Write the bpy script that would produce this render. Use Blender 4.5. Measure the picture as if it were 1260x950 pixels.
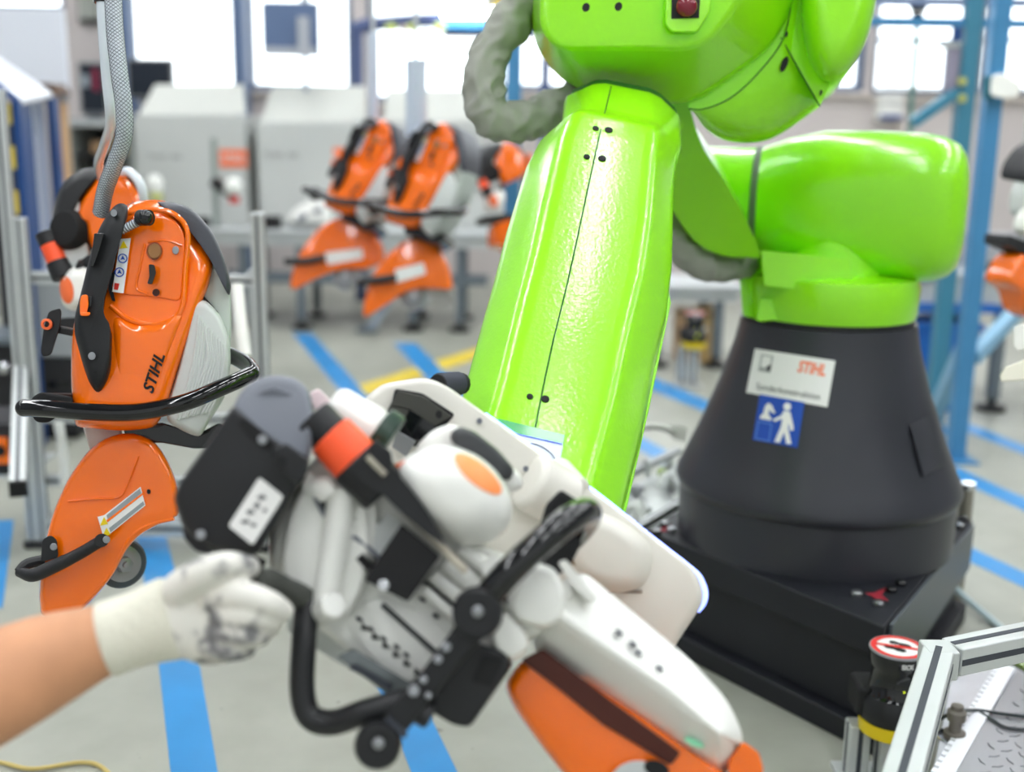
import bpy, math, random
from mathutils import Vector, Matrix
random.seed(7)
SC = bpy.context.scene
for o in list(bpy.data.objects): bpy.data.objects.remove(o, do_unlink=True)
COL = SC.collection
# ---------------------------------------------------------------- camera
FPX = 1400.0; CX, CY = 630.0, 475.0
PITCH = math.radians(12.5); ROLL = math.radians(0.9); CAMZ = 1.2
CAM = Vector((0, 0, CAMZ))
FW = Vector((0, math.cos(PITCH), -math.sin(PITCH)))
_r0 = Vector((1, 0, 0)); _u0 = _r0.cross(FW)
RT = (_r0*math.cos(ROLL) + _u0*math.sin(ROLL)).normalized()
UP = RT.cross(FW).normalized()
cd = bpy.data.cameras.new('camera'); cam = bpy.data.objects.new('camera', cd); COL.objects.link(cam)
cd.sensor_width = 36.0; cd.lens = 36.0*FPX/1260.0; cd.clip_start = 0.05; cd.clip_end = 200
m = Matrix((RT, UP, -FW)).transposed().to_4x4(); m.translation = CAM
cam.matrix_world = m
cd.dof.use_dof = True; cd.dof.focus_distance = 1.68; cd.dof.aperture_fstop = 1.9
SC.camera = cam
# ---------------------------------------------------------------- world, exposure
w = bpy.data.worlds.new('daylight'); SC.world = w; w.use_nodes = True
bg = w.node_tree.nodes['Background']; bg.inputs[0].default_value = (0.90, 0.97, 1.0, 1); bg.inputs[1].default_value = 3.2
vs = SC.view_settings; vs.view_transform = 'Standard'; vs.look = 'None'; vs.gamma = 1.0
vs.use_curve_mapping = False; vs.exposure = 0.25
SC.cycles.max_bounces = 7; SC.cycles.diffuse_bounces = 4; SC.cycles.glossy_bounces = 3
SC.cycles.transmission_bounces = 5; SC.cycles.transparent_max_bounces = 8
SC.cycles.sample_clamp_indirect = 6.0; SC.cycles.caustics_reflective = False; SC.cycles.caustics_refractive = False
LAMP = 25.0            # emission of the ceiling tubes
# ---------------------------------------------------------------- pixel geometry (1260 x 950)
def ray(px, py): return FW + RT*((px-CX)/FPX) - UP*((py-CY)/FPX)
def at(px, py, d): return CAM + ray(px, py)*d
def onz(px, py, z=0.0):
    r = ray(px, py); return CAM + r*((z-CAMZ)/r.z)
def ony(px, py, Y):
    r = ray(px, py); return CAM + r*(Y/r.y)
def onpl(px, py, o, n):
    r = ray(px, py); return CAM + r*((o-CAM).dot(n)/r.dot(n))
def pix(p):
    v = p-CAM; d = v.dot(FW); return (CX+FPX*v.dot(RT)/d, CY-FPX*v.dot(UP)/d, d)
def zfor(p, py):            # height on the vertical through p that shows at row py
    lo, hi = -1.0, 6.0
    for _ in range(50):
        mid = (lo+hi)/2
        if pix(Vector((p.x, p.y, mid)))[1] > py: lo = mid
        else: hi = mid
    return (lo+hi)/2
def V(*a): return Vector(a)
ZU = V(0, 0, 1)
# ---------------------------------------------------------------- materials
def lin(c): return tuple(((x/255)/12.92 if x/255 <= .04045 else ((x/255+.055)/1.055)**2.4) for x in c)
MATS = {}
def mat(name, rgb, rough=.5, metal=0., coat=0., bump=0., bscale=60., var=0., vscale=6., trans=0., emit=None, estr=0., ior=1.45, alpha=1., spec=.5):
    if name in MATS: return MATS[name]
    m = bpy.data.materials.new(name); m.use_nodes = True; nt = m.node_tree; b = nt.nodes['Principled BSDF']
    c = lin(rgb)
    b.inputs['Base Color'].default_value = (*c, 1); b.inputs['Roughness'].default_value = rough
    b.inputs['Metallic'].default_value = metal; b.inputs['Coat Weight'].default_value = coat; b.inputs['Coat Roughness'].default_value = .06
    b.inputs['Transmission Weight'].default_value = trans; b.inputs['IOR'].default_value = ior; b.inputs['Alpha'].default_value = alpha
    b.inputs['Specular IOR Level'].default_value = spec
    if emit: b.inputs['Emission Color'].default_value = (*lin(emit), 1); b.inputs['Emission Strength'].default_value = estr
    if bump or var:
        tc = nt.nodes.new('ShaderNodeTexCoord')
    if var:
        n = nt.nodes.new('ShaderNodeTexNoise'); n.inputs['Scale'].default_value = vscale; n.inputs['Detail'].default_value = 5
        nt.links.new(tc.outputs['Object'], n.inputs['Vector'])
        r = nt.nodes.new('ShaderNodeValToRGB'); r.color_ramp.elements[0].position = .3; r.color_ramp.elements[1].position = .7
        r.color_ramp.elements[0].color = (*[x*(1-var) for x in c], 1); r.color_ramp.elements[1].color = (*[min(1, x*(1+var*.6)) for x in c], 1)
        nt.links.new(n.outputs['Fac'], r.inputs['Fac']); nt.links.new(r.outputs['Color'], b.inputs['Base Color'])
    if bump:
        n2 = nt.nodes.new('ShaderNodeTexNoise'); n2.inputs['Scale'].default_value = bscale; n2.inputs['Detail'].default_value = 3
        nt.links.new(tc.outputs['Object'], n2.inputs['Vector'])
        bp = nt.nodes.new('ShaderNodeBump'); bp.inputs['Strength'].default_value = bump; bp.inputs['Distance'].default_value = .004
        nt.links.new(n2.outputs['Fac'], bp.inputs['Height']); nt.links.new(bp.outputs['Normal'], b.inputs['Normal'])
        if coat: nt.links.new(bp.outputs['Normal'], b.inputs['Coat Normal'])
    MATS[name] = m; return m
GREEN = mat('robot_green', (147, 231, 16), .28, coat=.6, bump=.10, bscale=160, var=.03, vscale=3)
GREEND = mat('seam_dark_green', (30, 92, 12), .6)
ORANGE = mat('saw_orange', (252, 114, 0), .18, coat=.7, var=.03, vscale=9)
BLACK = mat('black_plastic', (26, 27, 30), .45, bump=.06, bscale=400)
BLACKG = mat('black_gloss', (12, 13, 16), .1, coat=.4)
BLACKM = mat('black_matt', (20, 20, 22), .75, bump=.1, bscale=300)
GREYC = mat('grey_cover', (112, 116, 126), .5, bump=.04, bscale=300)
WHITEP = mat('white_plastic', (240, 240, 235), .3, coat=.15, var=.03, vscale=14)
WHITEG = mat('gripper_white', (222, 219, 210), .42, coat=.1, var=.05, vscale=9)
LGREY = mat('light_grey_plastic', (204, 208, 206), .4, var=.03, vscale=20)
CONE = mat('base_black', (50, 51, 58), .34, bump=.03, bscale=300, var=.08, vscale=5)
BASE = mat('pedestal_black', (25, 27, 34), .5, var=.2, vscale=6)
ALU = mat('aluminium', (206, 210, 210), .38, metal=.35, var=.05, vscale=12)
ALUD = mat('aluminium_slot', (72, 76, 84), .55, metal=.4)
STEEL = mat('steel', (160, 162, 166), .3, metal=.95)
CHROME = mat('chrome', (215, 216, 220), .12, metal=1.)
BLUE = mat('blue_steel', (66, 136, 186), .45, coat=.2, var=.06, vscale=4)
NAVY = mat('navy_panel', (18, 66, 128), .4, coat=.2)
TAPE = mat('blue_tape', (44, 140, 206), .33, var=.12, vscale=5, bump=.03, bscale=30)
TAPEY = mat('yellow_tape', (226, 200, 60), .4, var=.1, vscale=6)
YEL = mat('yellow_plastic', (238, 208, 20), .4)
REDG = mat('dark_red_lens', (120, 16, 40), .2, coat=.4)
RED = mat('red_paint', (214, 44, 36), .5)
STICK = mat('white_sticker', (238, 238, 236), .45)
STICKD = mat('sticker_print', (70, 72, 76), .6)
ORP = mat('orange_print', (246, 116, 62), .5)
BLUEP = mat('blue_sign', (22, 76, 178), .45)
CANVAS = mat('grey_canvas', (152, 154, 144), .6, bump=.25, bscale=26, var=.1, vscale=18)
SKIN = mat('skin', (206, 150, 112), .5, var=.08, vscale=30, bump=.08, bscale=220)
CARTON = mat('grey_carton', (200, 203, 200), .75, var=.04, vscale=3)
CARTONL = mat('pale_carton', (216, 218, 212), .75, var=.04, vscale=3)
BROWN = mat('brown_card', (196, 160, 122), .8, var=.08, vscale=4)
BENCH = mat('bench_grey', (186, 190, 190), .5, var=.05, vscale=4)
BENCHD = mat('bench_leg_grey', (108, 118, 126), .5, metal=.3)
DARK = mat('dark_interior', (40, 40, 44), .7, var=.2, vscale=6)
SCREEN = mat('dark_screen', (34, 40, 50), .25)
GREYBL = mat('blue_grey_case', (92, 112, 146), .5)
BEIGE = mat('beige_metal', (214, 204, 196), .6)
WHITEB = mat('white_board', (226, 230, 240), .35, coat=.2)
HOSEC = mat('clear_hose', (214, 222, 230), .15, coat=.5)
BLUEBIN = mat('blue_bin', (22, 100, 186), .45)
GLASS = mat('window_glass', (255, 255, 255), 0.0, trans=1., ior=1.0, spec=.1)
LED = mat('blue_led_strip', (200, 215, 255), .4, emit=(120, 140, 255), estr=2.0)
TUBE = mat('lamp_diffuser', (255, 255, 255), .5, emit=(250, 253, 255), estr=LAMP)
# ---------------------------------------------------------------- mesh collector
def catmull(pts, n=6):
    if len(pts) < 3: return [Vector(p) for p in pts]
    P = [Vector(p) for p in pts]; P = [P[0]*2-P[1]] + P + [P[-1]*2-P[-2]]; out = []
    for i in range(1, len(P)-2):
        a, b, c, d = P[i-1:i+3]
        for k in range(n):
            t = k/n
            out.append(.5*((2*b)+(c-a)*t+(2*a-5*b+4*c-d)*t*t+(3*b-a-3*c+d)*t**3))
    out.append(P[-2]); return out
def rpoly(pts, r, n=4):      # round the corners of a 2-D outline; r a number or one per corner
    out = []; N = len(pts)
    for i in range(N):
        p = Vector(pts[i][:2]); a = Vector(pts[i-1][:2]); b = Vector(pts[(i+1) % N][:2])
        rr = r[i] if isinstance(r, (list, tuple)) else r
        da, db = (a-p), (b-p); q = min(rr, da.length*.48, db.length*.48)
        if q < .01: out.append((p.x, p.y)); continue
        s = p+da.normalized()*q; e = p+db.normalized()*q
        for k in range(n+1):
            t = k/n; x = s*(1-t)**2+p*2*t*(1-t)+e*t*t; out.append((x.x, x.y))
    return out
def ell(cx, cy, rx, ry, rot=0, n=28):
    c, s = math.cos(math.radians(rot)), math.sin(math.radians(rot)); o = []
    for k in range(n):
        a = 2*math.pi*k/n; x, y = rx*math.cos(a), ry*math.sin(a); o.append((cx+x*c-y*s, cy+x*s+y*c))
    return o
def basis(a):
    a = a.normalized(); t = V(0, 0, 1) if abs(a.z) < .9 else V(1, 0, 0)
    u = a.cross(t).normalized(); return u, a.cross(u).normalized(), a
def away(poly): n = len(poly); return ray(sum(p[0] for p in poly)/n, sum(p[1] for p in poly)/n).normalized()
class M:
    def __init__(s): s.v = []; s.f = []
    def ring(s, pts):
        i = len(s.v); s.v += [Vector(p) for p in pts]; return list(range(i, i+len(pts)))
    def face(s, idx): s.f.append(tuple(idx))
    def bridge(s, a, b, closed=True):
        n = len(a)
        for k in range(n if closed else n-1): s.f.append((a[k], a[(k+1) % n], b[(k+1) % n], b[k]))
    def loft(s, rings, cap=True):
        R = [s.ring(r) for r in rings]
        for a, b in zip(R, R[1:]): s.bridge(a, b)
        if cap: s.face(reversed(R[0])); s.face(R[-1])
        return s
    def prism(s, pts, vec):
        pts = [Vector(p) for p in pts]; return s.loft([pts, [p+vec for p in pts]])
    def pp(s, poly, d, th, ddir=None):     # outline seen at depth d, th thick away from the viewer (or along ddir)
        pts = [at(p[0], p[1], p[2] if len(p) > 2 else d) for p in poly]; return s.prism(pts, (ddir or away(poly))*th)
    def box(s, c, h, ax=None):
        X, Y, Z = ax or (V(1, 0, 0), V(0, 1, 0), V(0, 0, 1)); c = Vector(c)
        q = lambda z: [c+X*h[0]*a+Y*h[1]*b+Z*h[2]*z for a, b in ((-1, -1), (1, -1), (1, 1), (-1, 1))]
        return s.loft([q(-1), q(1)])
    def lohi(s, lo, hi): lo, hi = Vector(lo), Vector(hi); return s.box((lo+hi)/2, [abs(x)/2 for x in (hi-lo)])
    def bar(s, a, b, wd, ht, ref=ZU):        # rectangular bar from a to b
        a, b = Vector(a), Vector(b); x = (b-a).normalized(); y = ref.cross(x)
        if y.length < .05: y = V(0, 1, 0).cross(x)
        y.normalize(); z = x.cross(y)
        return s.box((a+b)/2, ((b-a).length/2, wd/2, ht/2), (x, y, z))
    def tube(s, pts, r, n=12, cap=True, smooth=0, ell=1.0, ref=None):
        if smooth: 
            rr = r
            P = catmull(pts, smooth)
            if isinstance(r, (list, tuple)):
                rr = []
                for i in range(len(r)-1): rr += [r[i]+(r[i+1]-r[i])*k/smooth for k in range(smooth)]
                rr.append(r[-1])
            r = rr
        else: P = [Vector(p) for p in pts]
        N = len(P); t0 = (P[1]-P[0]).normalized()
        if ref is not None: u = (ref - t0*ref.dot(t0)).normalized()
        else: u, _, _ = basis(t0)
        rings = []
        for i in range(N):
            t = ((P[min(i+1, N-1)]-P[max(i-1, 0)])).normalized()
            u = (u-t*u.dot(t)).normalized(); w = t.cross(u); rad = r[i] if isinstance(r, (list, tuple)) else r
            rings.append([P[i]+u*rad*math.cos(2*math.pi*k/n)+w*rad*ell*math.sin(2*math.pi*k/n) for k in range(n)])
        return s.loft(rings, cap)
    def lathe(s, o, a, prof, n=32, cap=True):   # prof: (distance along a, radius)
        u, w, a = basis(Vector(a)); o = Vector(o)
        return s.loft([[o+a*t+u*r*math.cos(2*math.pi*k/n)+w*r*math.sin(2*math.pi*k/n) for k in range(n)] for t, r in prof], cap)
    def cyl(s, a, b, r, n=20, r2=None):
        a, b = Vector(a), Vector(b); return s.lathe(a, b-a, [(0, r), ((b-a).length, r if r2 is None else r2)], n)
    def ball(s, c, r, n=16, ax=None, sc=(1, 1, 1)):
        X, Y, Z = ax or (V(1, 0, 0), V(0, 1, 0), V(0, 0, 1)); c = Vector(c); rings = []
        for j in range(1, n):
            ph = math.pi*j/n; z = -math.cos(ph)*r; q = math.sin(ph)*r
            rings.append([c+X*q*math.cos(2*math.pi*k/(2*n))*sc[0]+Y*q*math.sin(2*math.pi*k/(2*n))*sc[1]+Z*z*sc[2] for k in range(2*n)])
        return s.loft(rings)
    def pillow(s, poly, d, back, front, k=5, inset=.45, ddir=None, pw=2.0, flat=True):
        # outline at depth d; wall goes 'back' behind it, face bulges 'front' towards the viewer with rounded shoulder
        D = ddir or away(poly); base = [at(p[0], p[1], p[2] if len(p) > 2 else d) for p in poly]
        c = Vector(); 
        for p in base: c += p
        c /= len(base); rings = [[p+D*back for p in base], base]
        for j in range(1, k+1):
            t = j/k; ins = inset*t; h = front*(1-(1-t)**pw)**(1/pw)
            rings.append([p+(c-p)*ins-D*h for p in base])
        if not flat:
            rings.append([p+(c-p)*.97-D*front*1.02 for p in base])
        return s.loft(rings)
    def decal(s, poly, d, front, inset, pw, pts, lift=.0012, ddir=None, th=.0):
        # a thin patch that follows a pillow face: pts is an outline in pixels
        D = ddir or away(poly); base = [at(p[0], p[1], p[2] if len(p) > 2 else d) for p in poly]; c3 = sum(base, Vector())/len(base)
        cpx = pix(c3); n = len(poly); cx = sum(p[0] for p in pts)/len(pts); cy = sum(p[1] for p in pts)/len(pts)
        def pt(x, y):
            q = onpl(x, y, c3, FW)
            for _ in range(4):
                best = 0
                vx, vy = x-cpx[0], y-cpx[1]
                for i in range(n):      # where the ray from the centre leaves the outline
                    ax_, ay_ = poly[i][0]-cpx[0], poly[i][1]-cpx[1]; bx_, by_ = poly[(i+1) % n][0]-cpx[0], poly[(i+1) % n][1]-cpx[1]
                    den = vx*(by_-ay_)-vy*(bx_-ax_)
                    if abs(den) < 1e-9: continue
                    k = (ax_*(by_-ay_)-ay_*(bx_-ax_))/den; u = (ax_*vy-ay_*vx)/den
                    if k > 0 and -1e-6 <= u <= 1+1e-6: best = max(best, 1/k)
                t = min(1, (1-best*pix(q)[2]/cpx[2])/inset); h = front*(1-(1-max(t, 0))**pw)**(1/pw)
                q = onpl(x, y, c3-D*(h+lift), FW)
            return q
        R = [s.ring([pt(cx+(x-cx)*k, cy+(y-cy)*k) for x, y in pts]) for k in (1, .75, .5, .25, .02)]
        for a, b in zip(R, R[1:]): s.bridge(a, b)
        s.face(R[-1]); return s
    def text(s, txt, o, rt, up, size, ext=.0004, shear=0., align='CENTER', fn=None, bold=0.):
        c = bpy.data.curves.new('t', 'FONT'); c.body = txt; c.size = 1; c.align_x = align; c.align_y = 'CENTER'; c.shear = shear; c.resolution_u = 3; c.offset = bold
        ob = bpy.data.objects.new('t', c); COL.objects.link(ob)
        me = bpy.data.meshes.new_from_object(ob); nrm = rt.cross(up).normalized() if rt is not None else None
        i0 = len(s.v)
        for v in me.vertices:
            s.v.append(fn(v.co.x, v.co.y) if fn else o+rt*(v.co.x*size)+up*(v.co.y*size)+nrm*ext)
        for p in me.polygons: s.f.append(tuple(i0+i for i in p.vertices))
        bpy.data.objects.remove(ob); bpy.data.curves.remove(c); bpy.data.meshes.remove(me)
        return s
    def build(s, name, material, parent=None, bevel=0., seg=3, smooth=True, ang=35, label=None, sub=0, solid=0., kind=None):
        off = Vector()
        p = parent
        while p is not None: off += p.location; p = p.parent
        me = bpy.data.meshes.new(name); me.from_pydata([v-off for v in s.v], [], s.f)
        import bmesh
        bm = bmesh.new(); bm.from_mesh(me); bmesh.ops.recalc_face_normals(bm, faces=bm.faces); bm.to_mesh(me); bm.free()
        me.materials.append(material)
        if smooth:
            for f in me.polygons: f.use_smooth = True
            if not bevel: me.set_sharp_from_angle(angle=math.radians(ang))
        o = bpy.data.objects.new(name, me); COL.objects.link(o)
        if parent is not None: o.parent = parent
        if solid:
            md = o.modifiers.new('solid', 'SOLIDIFY'); md.thickness = solid; md.offset = 0
        if bevel:
            b = o.modifiers.new('bevel', 'BEVEL'); b.width = bevel; b.segments = seg; b.limit_method = 'ANGLE'; b.angle_limit = math.radians(ang); b.harden_normals = True
        if sub:
            b = o.modifiers.new('sub', 'SUBSURF'); b.levels = sub; b.render_levels = sub
        if label: o['label'] = label
        if kind: o['kind'] = kind
        return o
def thing(name, label, cat, loc, group=None):
    o = bpy.data.objects.new(name, None); COL.objects.link(o); o.location = Vector(loc); o.empty_display_size = .05
    o['label'] = label; o['category'] = cat
    if group: o['group'] = group
    return o
def tag(o, label, cat, group=None, kind=None):
    o['label'] = label; o['category'] = cat
    if group: o['group'] = group
    if kind: o['kind'] = kind
    return o
def copytree(o, parent=None):
    c = o.copy(); COL.objects.link(c)
    if parent is not None: c.parent = parent
    for ch in list(o.children): copytree(ch, c)
    return c
def struct(o): o['kind'] = 'structure'; return o
# ================================================================ THE HALL
X0, X1, Y0, Y1, ZC = -5.2, 8.5, -3.5, 9.6, 4.6
def floor_mat():
    m = bpy.data.materials.new('hall_floor'); m.use_nodes = True; nt = m.node_tree; b = nt.nodes['Principled BSDF']
    tc = nt.nodes.new('ShaderNodeTexCoord'); mp = nt.nodes.new('ShaderNodeMapping'); nt.links.new(tc.outputs['Object'], mp.inputs[0])
    n1 = nt.nodes.new('ShaderNodeTexNoise'); n1.inputs['Scale'].default_value = 1.3; n1.inputs['Detail'].default_value = 6
    n2 = nt.nodes.new('ShaderNodeTexNoise'); n2.inputs['Scale'].default_value = 9; n2.inputs['Detail'].default_value = 6
    n3 = nt.nodes.new('ShaderNodeTexNoise'); n3.inputs['Scale'].default_value = 26; n3.inputs['Detail'].default_value = 2
    for n in (n1, n2, n3): nt.links.new(mp.outputs[0], n.inputs['Vector'])
    r = nt.nodes.new('ShaderNodeValToRGB'); r.color_ramp.elements[0].position = .35; r.color_ramp.elements[1].position = .68
    r.color_ramp.elements[0].color = (*lin((150, 152, 141)), 1); r.color_ramp.elements[1].color = (*lin((172, 174, 163)), 1)
    nt.links.new(n1.outputs['Fac'], r.inputs['Fac'])
    mx = nt.nodes.new('ShaderNodeMixRGB'); mx.blend_type = 'MULTIPLY'; mx.inputs[0].default_value = .35
    r2 = nt.nodes.new('ShaderNodeValToRGB'); r2.color_ramp.elements[0].position = .3; r2.color_ramp.elements[0].color = (.72, .71, .68, 1); r2.color_ramp.elements[1].position = .62
    nt.links.new(n2.outputs['Fac'], r2.inputs['Fac']); nt.links.new(r.outputs[0], mx.inputs[1]); nt.links.new(r2.outputs[0], mx.inputs[2])
    sp = nt.nodes.new('ShaderNodeValToRGB'); sp.color_ramp.elements[0].position = .24; sp.color_ramp.elements[1].position = .28; sp.color_ramp.elements[0].color = (.35, .35, .33, 1)
    nt.links.new(n3.outputs['Fac'], sp.inputs['Fac'])
    mx2 = nt.nodes.new('ShaderNodeMixRGB'); mx2.blend_type = 'MULTIPLY'; mx2.inputs[0].default_value = .7
    nt.links.new(mx.outputs[0], mx2.inputs[1]); nt.links.new(sp.outputs[0], mx2.inputs[2]); nt.links.new(mx2.outputs[0], b.inputs['Base Color'])
    b.inputs['Roughness'].default_value = .42
    return m
WALLM = mat('wall_paint', (206, 198, 196), .8, var=.03, vscale=2)
WALLG = mat('wall_side_paint', (150, 152, 156), .8, var=.03, vscale=2)
CEIL = mat('ceiling_paint', (128, 130, 134), .85)
struct(M().lohi((X0, Y0, -.1), (X1, Y1, 0)).build('floor', floor_mat(), smooth=False))
struct(M().lohi((X0, Y0, ZC), (X1, Y1, ZC+.1)).build('ceiling', CEIL, smooth=False))
struct(M().lohi((X0-.1, Y0, 0), (X0, Y1, ZC)).build('wall_left', WALLG, smooth=False))
struct(M().lohi((X1, Y0, 0), (X1+.1, Y1, ZC)).build('wall_right', WALLG, smooth=False))
struct(M().lohi((X0, Y0-.1, 0), (X1, Y0, ZC)).build('wall_front', mat('wall_white', (224, 226, 226), .8), smooth=False))
# back wall with openings
def wx(px): return ony(px, 80, Y1).x
wins = []
for i, (a, b, ytop, ybot) in enumerate([(-60, 84, -60, 14), (152, 292, -60, 112), (302, 434, -60, 112), (452, 604, -60, 126), (612, 760, -60, 112), (772, 920, -60, 112), (930, 1066, -60, 112), (1074, 1196, -60, 118), (1206, 1330, -60, 118)]):
    zb = ony((a+b)/2, ybot, Y1).z; wins.append((wx(a), wx(b), zb, 3.3))
wm = M(); xs = X0
for (a, b, z0, z1) in wins:
    if a > xs: wm.lohi((xs, Y1, 0), (a, Y1+.18, ZC))
    wm.lohi((a, Y1, 0), (b, Y1+.18, z0)); wm.lohi((a, Y1, z1), (b, Y1+.18, ZC)); xs = b
wm.lohi((xs, Y1, 0), (X1, Y1+.18, ZC))
struct(wm.build('wall_back', WALLM, smooth=False))
WFR = mat('window_frame_blue_grey', (96, 112, 140), .5)
for i, (a, b, z0, z1) in enumerate(wins):
    o = M(); t = .055
    o.lohi((a, Y1+.06, z0), (a+t, Y1+.14, z1)); o.lohi((b-t, Y1+.06, z0), (b, Y1+.14, z1)); o.lohi((a+t, Y1+.06, z0), (b-t, Y1+.14, z0+t)); o.lohi((a+t, Y1+.06, z1-t), (b-t, Y1+.14, z1))
    wn = struct(o.build('window_%d' % (i+1), WFR, smooth=False))
    M().lohi((a+t, Y1+.095, z0+t), (b-t, Y1+.101, z1-t)).build('pane', GLASS, wn, smooth=False)
    tr = z0+.62*(z1-z0) if i < 7 else z0+.42
    M().lohi((a+t, Y1+.07, tr), (b-t, Y1+.13, tr+.035)).build('transom', WFR, wn, smooth=False)
    M().lohi((a-.03, Y1-.06, z0-.04), (b+.03, Y1-.002, z0-.004)).build('window_sill', BEIGE, wn, smooth=False)
# structural steel columns against the window wall
for k, (a, b) in enumerate([(149, 165), (290, 304)]):
    p0, p1 = ony(a, 100, Y1-.25), ony(b, 100, Y1-.25)
    struct(M().lohi((p0.x, Y1-.3, 0), (p1.x, Y1-.12, ZC)).build('trim_%d' % (k+1), GREYBL, bevel=.006))
# ceiling tube lamps
lx = [-3.9, -1.5, .9, 3.3, 5.7]; ly = [-1.9, .1, 2.1, 4.1, 6.1, 8.1]
first = None
for i, x in enumerate(lx):
    for j, y in enumerate(ly):
        nm = ['first', 'second', 'third', 'fourth', 'fifth'][i]; nn = ['first', 'second', 'third', 'fourth', 'fifth', 'sixth'][j]
        if first is None:
            t = thing('ceiling_light', '', 'lamp', (x, y, ZC), 'tube lights on the hall ceiling')
            M().lohi((x-.13, y-.78, ZC-.09), (x+.13, y+.78, ZC-.002)).build('housing', WHITEP, t, bevel=.01)
            M().lohi((x-.11, y-.75, ZC-.105), (x+.11, y+.75, ZC-.091)).build('diffuser', TUBE, t)
            first = t
        else: t = copytree(first); t.location = (x, y, ZC)
        t['label'] = 'long white ceiling tube light, %s row from left, %s from front' % (nm, nn)
# ---------------------------------------------------------------- floor marking tape
def tape(poly, label, m=TAPE, z=.0012, nm='floor_tape'):
    o = M().prism([onz(x, y, z) for x, y in poly], V(0, 0, -z+.0002)).build(nm, m, smooth=False); return tag(o, label, 'tape', 'marking tape on the hall floor')
tape([(150, 560), (178, 560), (245, 815), (268, 950), (272, 975), (213, 975), (210, 950), (195, 815)], 'broad bright blue floor tape running down the bottom left below the gloved hand')
tape([(-60, 640), (17, 640), (3, 748), (-80, 748)], 'short blue floor tape at the left edge beside the aluminium stand')
tape([(360, 410), (384, 410), (560, 610), (525, 610)], 'blue floor tape leading to the foot of the middle bench, left of the yellow tape')
tape([(484, 422), (511, 422), (600, 510), (566, 510)], 'blue floor tape crossing the yellow tape')
tape([(465, 845), (512, 845), (563, 950), (574, 972), (510, 972), (506, 950)], 'pale blue floor tape under the black front bracket of the held saw')
tape([(436, 476), (590, 427), (590, 440), (440, 491)], 'yellow floor tape on the grey floor', TAPEY, .0008)
tape([(780, 452), (803, 464), (868, 492), (900, 506), (900, 522), (868, 507), (803, 480), (780, 468)], 'blue floor tape seen between green arm and black cone, farther one')
tape([(770, 527), (830, 560), (824, 576), (764, 540)], 'blue floor tape seen between green arm and black cone, nearer one')
tape([(1170, 512), (1290, 560), (1290, 571), (1170, 523)], 'farthest blue floor tape at the right edge')
tape([(1160, 567), (1290, 626), (1290, 642), (1160, 582)], 'middle blue floor tape at the right edge, meeting the blue post foot')
tape([(1170, 662), (1290, 718), (1290, 737), (1170, 680)], 'nearest blue floor tape at the right edge, beside the robot base')
# ================================================================ ROBOT
AX = at(1003, 596, 2.72)                       # axis of the base
zr = zfor(AX, 586); zt = zfor(AX, 392); zb = zfor(AX, 655)
def wpx(px0, px1, p): d = pix(p)[2]; return (px1-px0)/FPX*d/2
R1 = wpx(833, 1174, V(AX.x, AX.y, zr)); R0 = wpx(911, 1125, V(AX.x, AX.y, zt))
zp = zb                                     # top of pedestal plate
rob = thing('industrial_robot', 'large lime green jointed robot arm on a black cone base', 'robot', (AX.x, AX.y, zp))
CH = zt-zr
prof = [(zb-zr+.0008, R1*.968), (-.022, R1*.968), (-.018, R1*.985), (-.004, R1*1.0), (0, R1), (.01, R1*.992), (.035, R1*.955), (CH*.3, R0+(R1-R0)*.62), (CH*.6, R0+(R1-R0)*.28), (CH*.85, R0+(R1-R0)*.06), (CH-.02, R0), (CH, R0*.985)]
def conerad(z):
    t = z-zr
    for (a, ra), (b, rb) in zip(prof, prof[1:]):
        if a <= t <= b: return ra+(rb-ra)*(t-a)/(b-a)
    return 0
M().lathe(V(AX.x, AX.y, zr), ZU, prof, 72).build('base_cone', CONE, rob, ang=50)
def cone_hit(px, py, lift=0.):
    r = ray(px, py); lo, hi = 1.8, 2.72; f = lambda d: ((CAM+r*d).xy-AX.xy).length-conerad((CAM+r*d).z)-lift
    for _ in range(40):
        mid = (lo+hi)/2
        if f(mid) > 0: lo = mid
        else: hi = mid
    return CAM+r*lo
def conegrid(m, q, lift, n=8):     # q: tl,tr,br,bl pixels
    tl, tr, br, bl = [Vector(p) for p in q]; R = []
    for j in range(n+1):
        row = []
        for i in range(n+1):
            u, v = i/n, j/n; p = (tl*(1-u)+tr*u)*(1-v)+(bl*(1-u)+br*u)*v; row.append(cone_hit(p.x, p.y, lift))
        R.append(m.ring(row))
    for a, b in zip(R, R[1:]): m.bridge(a, b, False)
    return m
def quadmap(q, lift):
    tl, tr, br, bl = [Vector(p) for p in q]
    def f(u, v): p = (tl*(1-u)+tr*u)*(1-v)+(bl*(1-u)+br*u)*v; return cone_hit(p.x, p.y, lift)
    return f
QL = [(929, 429), (1028, 444), (1018, 501), (918, 483)]
pl = conegrid(M(), QL, .002).build('name_plate', STICK, rob, label='white printed name plate', smooth=False)
f = quadmap(QL, .0028)
M().text('STIHL', None, None, None, 1, fn=lambda x, y: f(.73+x*.135, .25-y*.34), shear=.18, bold=.03).build('lettering', ORP, pl, smooth=False)
M().text('Sonderkonstruktion', None, None, None, 1, fn=lambda x, y: f(.5+x*.098, .82-y*.21)).build('lettering', STICKD, pl, smooth=False)
mm = M()
for (a, b, c, d) in [(.08, .10, .25, .13), (.08, .10, .095, .5), (.23, .10, .25, .42)]: conegrid(mm, [], 0) if 0 else None
def patch(q, lift, m, u0, v0, u1, v1):
    g = quadmap(q, lift); n = 4; R = [m.ring([g(u0+(u1-u0)*i/n, v0+(v1-v0)*j/n) for i in range(n+1)]) for j in range(n+1)]
    for a, b in zip(R, R[1:]): m.bridge(a, b, False)
    return m
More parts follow.
